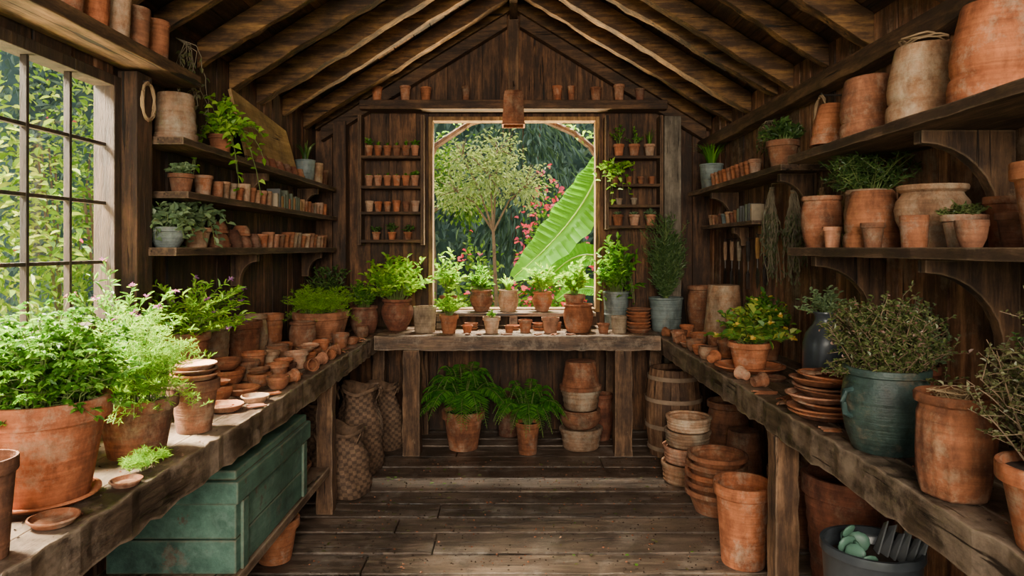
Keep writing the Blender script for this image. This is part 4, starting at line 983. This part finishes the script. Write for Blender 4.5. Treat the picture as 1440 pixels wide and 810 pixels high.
for sg in (-1, 1):
    mb = MB(); mb.tube([(sg * .120, 0, .19), (sg * .148, 0, .186), (sg * .154, 0, .155), (sg * .146, 0, .12), (sg * .125, 0, .11)], .009, 8); mb.obj('handle', [M_blue], (0, 0, 0), (0, 0, .25), parent=e)
e = empty('fluted_pot', (1.105, 1.71, ZL), 'rounded rust-brown worn terracotta pot with ridges and straw', 'pot')
mb = MB()
def flute(r, a, j, z):
    if not (1 <= j <= 9): return r
    k = .0045 * max(0, cos(a * 6 + .8)) ** 6 - .002 * max(0, -cos(a * 6 + .8)) ** 3
    return r + k + (.003 * sin(a * 3) * sin(z * 30))
mb.lathe([(0, 0), (.066, 0), (.076, .008), (.084, .05), (.089, .11), (.0905, .16), (.087, .205), (.080, .222), (.079, .228), (.091, .234), (.093, .25), (.088, .256), (.076, .252), (.070, .22), (.062, .012), (0, .012)], 120, 0, .018, flute)
mb.obj('pot', [M_t2], parent=e, ang=60)
mb = MB()
for i in range(190):
    a = U(0, 6.28); u = .064 * sqrt(U(0, 1)); p = Vector((u * cos(a), u * sin(a), U(.228, .262))); d = Vector((U(-1, 1), U(-1, 1), U(-.2, .25))).normalized() * .02
    q0, q1 = p - d, p + d
    if max(Vector(q0.xy).length, Vector(q1.xy).length) < .067: mb.tube([q0, q1], .0012, 3)
mb.lathe([(0, .22), (.066, .22), (.064, .228), (0, .232)], 16); mb.obj('straw', [M_straw], parent=e)
plant(1.115, 1.385, ZL, ('classic', .115, .175, M_t1), [dict(k='shrub', r=.17, H=.34, nst=74, r0=.06, tw=10, L=.013, W=.008, tl=.06)], L_oliv, 'large orange terracotta pot with wiry olive-brown thyme', 'potted_thyme', stemm=M_twig, top=1.395)
plant(1.42, 1.72, ZL, ('tall', .09, .22, M_t2), [dict(k='shrub', r=.15, H=.24, nst=50, r0=.05, tw=8, L=.014, W=.009, tl=.05)], L_dark, 'brown pot with dark wiry herb by wall', top=1.38, stemm=M_twig)
plant(1.43, 2.44, ZL, ('tall', .085, .20, M_t4), [dict(k='shrub', r=.12, H=.24, nst=40, r0=.05, tw=8, L=.013, W=.008, tl=.05)], L_gray, 'dark pot with blue-green wiry plant by wall', top=1.38, stemm=M_twig)

# ============================================================ UNDER BENCHES
e = empty('wooden_chest', (-1.235, 2.88, .2605), 'worn chipped turquoise-green painted wooden chest with lid', 'chest')
def rb(x0, x1, y0, y1, z0, z1, nm, mats):
    mb = MB(); n = 2
    for i in range(n):
        a = z0 + (z1 - z0) * i / n; b2 = z0 + (z1 - z0) * (i + 1) / n; mb.box(x0, x1, y0, y1, a, b2 - (.005 if i < n - 1 else 0))
    chl(mb, nm, mats, .005, par=e)
rb(-1.47, -1.0, 2.46, 3.30, .261, .515, 'body', [M_green])
mb = MB(); mb.box(-1.485, -.985, 2.44, 3.32, .518, .60); mb.box(-1.47, -1.0, 2.46, 3.30, .601, .635); chl(mb, 'lid', [M_green], .006, par=e)
for yv in (2.50, 3.22):
    mb = MB(); mb.box(-1.0, -.988, yv, yv + .05, .262, .514); chl(mb, 'corner_batten', [M_green], .003, par=e)
def sack(x, y, r, h, label, lean=.03):
    mb = MB(); rows = int(h / .021); prof = [(0, 0), (r * .9, 0)]
    for j in range(rows + 1):
        t = j / rows; prof.append((r * (.90 + .20 * sin(pi * min(1, .1 + 1.05 * t)) - .12 * t + .05 * sin(t * 13)), .006 + t * (h - .006)))
    k = len(prof); tp = prof[-1][0]
    prof += [(tp + .022, h + .006), (tp + .018, h + .026), (tp - .006, h + .02), (tp - .02, h - .03), (r * .7, .05), (0, .03)]
    mb.lathe(prof, 96, 0, .07, lambda rr, a, j, z: rr + (.007 * sin(16 * a + pi * j) if 2 <= j < k else 0) + .018 * sin(2 * a + z * 7) * (z / h) + .008 * sin(5 * a + z * 12), alt=lambda i, j: int(((i // 3) + j) % 2) if j < k else 0)
    la = U(0, 6.28)
    mb.v = [(a + lean * sin(c * 5) * cos(la), b2 + lean * sin(c * 5) * sin(la), max(0, c + (.02 * sin(a * 25 + la) * max(0, c / h - .6) * 2))) for a, b2, c in mb.v]
    e = empty('wicker_basket', (x, y, 0), label, 'basket', 'wicker baskets'); mb.obj('basket', [M_wick, M_wickd], parent=e, ang=80)
    ox, oy = lean * sin(h * 5) * cos(la), lean * sin(h * 5) * sin(la)
    for sg in (-1, 1):
        mb = MB(); mb.tube([(ox + sg * (tp + .004), oy - .06, h - .05), (ox + sg * (tp + .018), oy - .05, h + .0), (ox + sg * (tp + .02), oy, h + .02), (ox + sg * (tp + .018), oy + .05, h + .0), (ox + sg * (tp + .004), oy + .06, h - .05)], .008, 6)
        mb.obj('handle', [M_wick], parent=e)
sack(-.99, 4.00, .14, .36, 'slumped dark brown woven basket with handles')
sack(-1.33, 4.28, .15, .46, 'large slumped woven sack under the bench')
sack(-.99, 4.42, .145, .52, 'bulging rough woven sack near bench leg')
sack(-.92, 4.90, .11, .44, 'slim slumped woven sack by the bench leg', .02)
pot(-1.10, 3.15, 0.002, .11, .19, 'classic', M_t1, 'orange terracotta pot under the lower shelf')
pot(-1.16, 3.50, .2605, .12, .07, 'bowl', M_t2, 'brown clay bowl on the lower shelf', 'clay_bowl', 'bowl')
pot(-1.16, 3.50, .331, .10, .07, 'bowl', M_t3, 'pale clay bowl stacked on another', 'clay_bowl', 'bowl')
pot(-1.16, 3.50, .4015, .085, .16, 'crock', M_t3, 'pale clay crock on stacked bowls')
plant(-.36, 4.90, .001, ('classic', .155, .275, M_t2), [dict(k='fern', r=.36, H=.29, nf=42)], L_fern, 'lush wide green fern in a large terracotta pot', 'potted_fern', top=.725)
plant(.10, 4.78, .001, ('tall', .09, .22, M_t1), [dict(k='fern', r=.27, H=.26, nf=34)], L_fern, 'small arching green fern in a terracotta pot', 'potted_fern', top=.72)
z = .001
for i, (r, h, st, m) in enumerate(((.155, .15, 'banded', M_t3), (.15, .13, 'crock', M_t2), (.145, .14, 'banded', M_t3), (.15, .20, 'tall', M_t2))):
    pot(.48 + U(-.006, .006), 4.92, z, r, h, st, m, 'weathered pot in a tall stack under bench', group='pot stack under the potting bench', flip=(i == 3)); z += h + .0005
pot(-.04, 5.24, .001, .10, .28, 'tall', M_t4, 'dark terracotta pot behind the ferns')
pot(.66, 5.14, .001, .09, .34, 'crock', M_t4, 'dark clay jar behind the bench leg')
e = empty('wooden_barrel', (1.12, 4.78, .001), 'old brown stave barrel with pale bands', 'barrel')
mb = MB(); ns = 20
for i in range(ns):
    a0, a1 = 2 * pi * i / ns + .008, 2 * pi * (i + 1) / ns - .008; vs = []; K = 8; dr = U(-.003, .003)
    for k in range(K + 1):
        t = k / K; rr = .165 + dr + .028 * sin(pi * t)
        for (q, a) in ((rr, a0), (rr, a1), (rr - .018, a1), (rr - .018, a0)): vs.append((q * cos(a), q * sin(a), t * .60))
    mb.strip4(vs, K)
mb.obj('staves', [M_barrel], parent=e)
mb = MB(); mb.lathe([(0, .55), (.144, .55), (.144, .565), (0, .565)], 24); mb.obj('barrel_head', [M_barrel], parent=e)
M_rust = plain('pale_rusty_hoop', (.30, .20, .13), .8, .1)
for zz in (.06, .21, .39, .54):
    rr = .165 + .028 * sin(pi * zz / .60) + .003; mb = MB(); mb.lathe([(rr - .001, zz - .014), (rr + .004, zz - .014), (rr + .004, zz + .014), (rr - .001, zz + .014), (rr - .001, zz - .014)], 40); mb.obj('hoop', [M_rust], parent=e)
z = .001
for i in range(4):
    h = (.12, .10, .095, .085)[i]; pot(1.075 + U(-.007, .007), 4.22 + U(-.006, .006), z, (.160, .152, .145, .138)[i], h, 'wideribbed', (M_t3, M_t5, M_t3, M_t3)[i], 'wide pale ribbed pot in a stack', group='pale ribbed pot stack on the floor'); z += h + .0005
z = .001
for i in range(5):
    pot(1.11 + U(-.008, .008), 3.74 + U(-.006, .006), z, .168 - .002 * i, .125, 'classic', R.choice((M_t1, M_t1, M_t2)), 'thick-rimmed orange clay pot in nested stack', group='orange nested pot stack on the floor'); z += .048
pot(1.05, 3.12, .001, .135, .37, 'tall', M_t1, 'large tall orange terracotta pot on the floor')
pot(1.37, 4.37, .001, .13, .46, 'crock', M_t2, 'dark clay jar under the workbench')
pot(1.36, 4.04, .001, .13, .36, 'classic', M_t2, 'brown upturned pot under the workbench', flip=True)
pot(1.38, 3.35, .001, .13, .36, 'tall', M_t2, 'brown pot in shade under the workbench')
pot(1.34, 2.72, .001, .18, .54, 'ribbed', M_t4, 'very large rough ribbed brick-red pot')
pot(1.34, 1.75, .001, .17, .46, 'crock', M_t4, 'large dark clay jar under the workbench')
e = plant(1.14, 2.17, .001, ('bucket', .15, .50, M_dark), [], L_gray, 'dark metal bucket holding cactus pads and grey shards', 'potted_cactus')
for (px, py, pz, ps, ra, rt) in ((-.07, .03, .445, .036, .3, .2), (-.035, -.01, .447, .032, 1.4, -.3), (-.08, -.04, .444, .034, 2.2, .35), (-.045, .075, .446, .03, .9, -.2), (-.02, .045, .447, .034, 2.7, .15), (-.055, -.075, .444, .03, .1, .3), (-.072, .03, .507, .026, .5, .5)):
    mb = MB(); mb.lathe([(0, 0), (.35, .1), (.75, .45), (1, 1), (.92, 1.5), (.6, 1.85), (0, 2)], 20)
    mt = Matrix.Rotation(ra, 3, 'Z') @ Matrix.Rotation(rt, 3, 'X'); mb.v = [tuple(mt @ Vector((a * ps, b2 * ps * .28, c * ps))) for a, b2, c in mb.v]
    mb.obj('cactus_pad', [M_pad], (px, py, pz), parent=e, ang=60)
for i in range(6):
    x0 = .03 + .013 * i; yo = .04 - .022 * i; L_ = U(.09, .12); tw = U(-.3, .3)
    mb = MB(); mb.hexa([(0, -.02, 0), (.005, -.02, 0), (.005, .025, 0), (0, .025, 0), (.03, -.022, L_), (.035, -.022, L_), (.037, .018, L_ * .82), (.032, .018, L_ * .82)])
    mb.obj('grey_shard', [M_slate], (x0, yo, .447), (0, 0, tw), parent=e, smooth=False)
for i in range(90):
    mb = MB(); mb.leaf((0, 0, .002), (1, U(-.5, .5), 0), U(.015, .035), U(.008, .018), 0, .1, -.05)
    x, y = (U(-.9, -.3), U(3.1, 4.5)) if i < 45 else (U(.2, .88), U(3.0, 4.3)) if i < 72 else (U(-.5, .5), U(3.4, 4.6))
    o = mb.obj('fallen_leaf', [R.choice((L_mid, L_heath, L_oliv, L_oliv))], (x, y, .001), (0, 0, U(0, 6.28))); reg(o, 'small fallen leaf on the plank floor', 'leaf', 'fallen leaves on the floor')

# ============================================================ GARDEN
mb = MB(); G = 30
for i in range(G + 1):
    for j in range(G + 1):
        mb.v.append((-9 + 18 * i / G, 5.6 + 12 * j / G, -.05 + U(-.03, .03)))
mb.f = [(i * (G + 1) + j, (i + 1) * (G + 1) + j, (i + 1) * (G + 1) + j + 1, i * (G + 1) + j + 1) for i in range(G) for j in range(G)]; mb.m = [0] * len(mb.f)
mb.box(-9, -1.7, -6, 5.6, -.1, -.05); mb.box(1.7, 9, -6, 5.6, -.1, -.05); mb.box(-1.7, 1.7, -6, -.42, -.1, -.05)
M_ground = plain('garden_soil_grass', (.18, .21, .07), .95, 0, (8, .6))
o = mb.obj('ground', [M_ground], smooth=False); struct(o, 'grassy garden ground outside the shed', 'ground')
def cloud(mb, c, rad, n, L, W, mi=0, shell=.55, down=0):
    for i in range(n):
        d = Vector((R.gauss(0, 1), R.gauss(0, 1), R.gauss(0, 1))).normalized(); q = shell + (1 - shell) * U(0, 1)
        lump = 1 + .16 * sin(d.x * 7 + c[0]) * sin(d.z * 6 + c[1]) + .1 * sin(d.y * 9)
        p = Vector((c[0] + d.x * rad[0] * q * lump, c[1] + d.y * rad[1] * q * lump, c[2] + d.z * rad[2] * q * lump))
        if p.z < 0: continue
        mb.leaf(p, d + Vector((U(-1, 1), U(-1, 1), U(-1, .6) - down)), L * U(.6, 1.2), W * U(.6, 1.2), mi)
def tree(x, y, trunk, canopy, lm, label, L=.09, W=.05, name='garden_tree', sh=.2):
    e = empty(name, (x, y, -.05), label, 'tree')
    mb = MB(); mb.tube([(0, 0, 0), (.03, .02, trunk[0] * .5), (-.01, 0, trunk[0])], [trunk[1], trunk[1] * .8, trunk[1] * .6], 8)
    for (cx, cy, cz, rr, n) in canopy:
        mb.tube([(0, 0, trunk[0] * .9), (cx * .5, cy * .5, (trunk[0] + cz) / 2), (cx, cy, cz)], [trunk[1] * .5, trunk[1] * .35, trunk[1] * .15], 5)
        for k in range(9):
            d = Vector((U(-1, 1), U(-1, 1), U(-.5, 1))).normalized() * rr * .8; mb.tube([(cx, cy, cz), (cx + d.x, cy + d.y, cz + d.z)], [.008, .003], 4)
    mb.obj('trunk', [M_bark], parent=e)
    mb = MB()
    for (cx, cy, cz, rr, n) in canopy: cloud(mb, (cx, cy, cz), (rr, rr, rr * .8), n, L, W, 0, sh)
    mb.obj('canopy', [lm, L_pink], parent=e); return e
def shrub(x, y, rad, h, n, lm, label, L=.08, W=.045, flowers=0, fm=None, name='garden_shrub', down=0, fs=.075):
    mb = MB(); cloud(mb, (0, 0, h * .5), (rad, rad, h * .55), n, L, W, 0, .35, down)
    if flowers: cloud(mb, (0, 0, h * .55), (rad * 1.03, rad * 1.03, h * .56), flowers, fs, fs * .9, 1, .9)
    for i in range(6): mb.tube([(0, 0, 0), (U(-.4, .4) * rad, U(-.4, .4) * rad, h * .7)], .012, 4, 2)
    o = mb.obj(name, [lm, fm or L_pink, M_bark], (x, y, -.05)); return reg(o, label, 'shrub')
tree(-.22, 7.5, (1.85, .028), [(-.05, 0, 2.28, .42, 760), (-.42, .1, 2.12, .33, 420), (.34, 0, 2.15, .34, 440), (.05, .1, 2.58, .30, 300), (-.34, 0, 2.48, .26, 230)], L_tree, 'slim-trunked pale silvery green garden tree', .058, .027)
tree(-1.15, 9.6, (2.2, .06), [(0, 0, 2.6, .7, 700), (.5, 0, 2.1, .45, 400)], L_gard, 'leafy green garden tree')
for x, y, rr, h, n, f in ((-1.15, 7.2, .40, 1.3, 700, 0), (.40, 8.3, .38, 1.9, 700, 220), (1.35, 7.9, .42, 2.1, 700, 220), (.50, 6.95, .22, 1.2, 420, 60), (-.52, 6.80, .22, 1.05, 380, 10), (.55, 9.6, .50, 2.3, 800, 160), (1.9, 9.4, .6, 2.4, 800, 120), (.0, 6.80, .18, 1.05, 300, 40), (-.45, 8.7, .36, 1.5, 700, 30)):
    shrub(x, y, rr, h, n, L_gard if f < 50 else L_mid, 'green garden shrub' + (' dotted with red-pink flowers' if f else ' with dense leaves'), flowers=f)
for x, y, rr, h, n in ((-2.6, 11.6, .95, 4.6, 1700), (.15, 11.4, .95, 5.2, 1900), (2.8, 11.0, .95, 4.6, 1700)):
    shrub(x, y, rr, h, n, L_gdk, 'tall evergreen with drooping blue-green foliage', .26, .05, name='evergreen_tree', down=1.5)
mb = MB(); mb.box(-11, 7, 14.2, 14.4, -.05, 7)
for i in range(9000):
    mb.leaf((U(-10.5, 6.5), U(13.75, 14.2), U(0, 6.9)), (U(-1, 1), U(-1, 0), U(-1.5, .5)), U(.16, .34), U(.07, .12), 1)
o = mb.obj('hedge', [plain('hedge_core', (.08, .14, .125), 1, 0, (3, .5)), leafmat('leaf_haze_tinted', (.12, .20, .18), (.19, .29, .25), (.29, .40, .33), .3)], smooth=False); o['kind'] = 'stuff'; reg(o, 'tall hedge in haze-tinted blue-green at the garden end', 'hedge')  # distance haze mixed into the core and leaf colours
for x, y, rr, h, n, m in ((-3.1, 3.9, .55, 2.7, 1500, L_gold), (-3.3, 5.6, .60, 2.8, 1500, L_gard), (-4.9, 3.3, .75, 3.2, 1700, L_gold), (-5.2, 5.4, .80, 3.4, 1800, L_gard), (-5.0, 7.6, .85, 3.7, 1700, L_gold), (-2.55, 2.75, .32, 1.5, 900, L_gard), (-3.0, 7.4, .7, 3.0, 1500, L_gard), (-3.3, 2.2, .35, 1.9, 900, L_gold), (-7.2, 5.0, 1.0, 4.0, 1800, L_gard)):
    shrub(x, y, rr, h, n, m, 'sunlit yellow-green shrub outside the paned window', .075, .04, flowers=10, fm=L_pink, fs=.04)
def bigleaf(mb, base, mid, tip, W, n=44):
    b0, m0, t0 = Vector(base), Vector(mid), Vector(tip); vs = []; wd = 6
    for i in range(n + 1):
        t = i / n; p = bez(b0, m0, t0, t); tg = (bez(b0, m0, t0, t + .02) - bez(b0, m0, t0, t - .02)).normalized()
        sd = tg.cross(Vector((0, -1, .5))).normalized(); up = sd.cross(tg)
        w = W * (sin(pi * min(1, t * .93 + .05)) ** .6) * (1 + .05 * sin(i * .9))
        for k in range(-wd, wd + 1):
            u = k / wd; vs.append(p + sd * (u * w) + tg * (abs(u) * w * .25) + up * (-.22 * w * (1 - abs(u)) + .09 * w * sin(i * .6 + k * .3) * abs(u) + (.010 if i % 2 else -.010) * W * 3 * (1 if k else 0)))
    c = 2 * wd + 1
    mb.add(vs, [(i * c + k, i * c + k + 1, (i + 1) * c + k + 1, (i + 1) * c + k) for i in range(n) for k in range(c - 1)], 0)
    mb.tube([bez(b0, m0, t0, t / 10) for t in range(11)], [.012 - .001 * t for t in range(11)], 6, 1)
e = empty('banana_plant', (1.05, 6.25, -.05), 'banana plant with huge glowing yellow-green leaves', 'banana plant')
mb = MB(); mb.tube([(0, 0, 0), (-.02, 0, .6), (-.12, 0, 1.2)], [.09, .07, .045], 10); mb.obj('stem', [M_stem], parent=e)
M_rib = plain('leaf_rib', (.30, .50, .05), .5)
# one huge blade sweeps from the upper right down to the lower centre, a second hangs lower
for ba, mi_, ti, w in (((-.22, 0, 2.36), (-.34, -.08, 1.80), (-1.05, -.12, 1.22), .20), ((-.12, -.05, 1.30), (-.45, -.1, 1.62), (-.80, -.12, 1.12), .12), ((-.1, 0, 1.1), (.2, .1, 1.7), (.5, .2, 2.0), .2), ((-.14, .02, 1.0), (-.35, .1, 1.25), (-.65, .1, 1.0), .09)):
    mb = MB(); bigleaf(mb, ba, mi_, ti, w)
    if ba[2] > 2: mb.tube([(-.12, .02, 1.15), (-.10, .04, 1.8), (-.22, 0, 2.36)], [.02, .016, .012], 6, 1)
    mb.obj('leaf', [L_ban, M_rib], parent=e)
e = empty('garden_arch', (0, 5.75, -.05), 'rustic curved wooden garden arch with climbing leaves', 'arch')
mb = MB()
arc = [(-.82, 0, 0), (-.82, 0, 1.90)] + [(.82 * -cos(k / 14 * pi) + U(-.015, .015), 0, 1.90 + .70 * sin(k / 14 * pi) + U(-.015, .015)) for k in range(1, 14)] + [(.82, 0, 1.90), (.82, 0, 0)]
mb.tube(arc, .028, 7); mb.obj('arch_frame', [M_archw], parent=e)
mb = MB()
for i in range(150):
    k = R.randrange(1, len(arc) - 2); p = Vector(arc[k]).lerp(Vector(arc[k + 1]), U(0, 1)) + Vector((U(-.06, .06), U(-.02, .05), U(.0, .09)))
    if p.z > 1.7: mb.leaf(p, (U(-1, 1), U(-1, 1), U(-1, .3)), .05, .028)
mb.obj('climbing_vine', [L_gard], parent=e)

# ============================================================ LIGHT
w = bpy.data.worlds.new('World'); bpy.context.scene.world = w; w.use_nodes = True
bg = w.node_tree.nodes['Background']; bg.inputs[0].default_value = (.96, .97, .92, 1); bg.inputs[1].default_value = 1.5
def light(typ, name, loc, target, energy, color=(1, 1, 1), size=1, sy=None, angle=.02, spread=None):
    l = bpy.data.lights.new(name, typ); l.energy = energy; l.color = color
    if typ == 'AREA':
        l.size = size
        if sy: l.shape = 'RECTANGLE'; l.size_y = sy
        if spread: l.spread = radians(spread)
    if typ == 'SUN': l.angle = angle
    o = bpy.data.objects.new(name, l); COL.objects.link(o); o.location = loc
    d = Vector(target) - Vector(loc); o.rotation_euler = d.to_track_quat('-Z', 'Y').to_euler(); return o
light('SUN', 'sun', (1, 7, 12), (0, 4, 0), 6.5, (1, .92, .70), angle=.05)
light('AREA', 'window_daylight', (-3.3, 2.1, 3.9), (-1.35, 2.2, 1.3), 1500, (1, .89, .66), 1.2, spread=100)
light('AREA', 'rafter_fill_left', (-2.5, 2.3, .45), (.3, 3.4, 2.9), 220, (1, .80, .46), .9)  # added unseen lamp outside the left window, warms the rafters from below
light('AREA', 'garden_skylight', (0, 6.1, 4.3), (0, 5.15, 1.7), 260, (1, .92, .72), .8, spread=60)
light('AREA', 'rafter_fill_back', (0, 6.0, .25), (0, 3.6, 3.1), 170, (1, .82, .48), 1.2, .4, spread=90)  # added unseen lamp low behind the back window, brightens the rafters
light('AREA', 'rear_fill', (0, -2.6, 2.3), (0, 3.2, .8), 320, (1, .88, .70), 1.9, 1.7)  # added soft fill lamp behind the camera, no modelled door there

cam = bpy.data.cameras.new('camera'); co = bpy.data.objects.new('camera', cam); COL.objects.link(co)
co.location = (0, 0, 1.44); co.rotation_euler = (pi / 2, 0, 0)
cam.lens = 24; cam.sensor_width = 36; cam.shift_x = -.0014; cam.shift_y = -.0396; cam.clip_start = .05
bpy.context.scene.camera = co
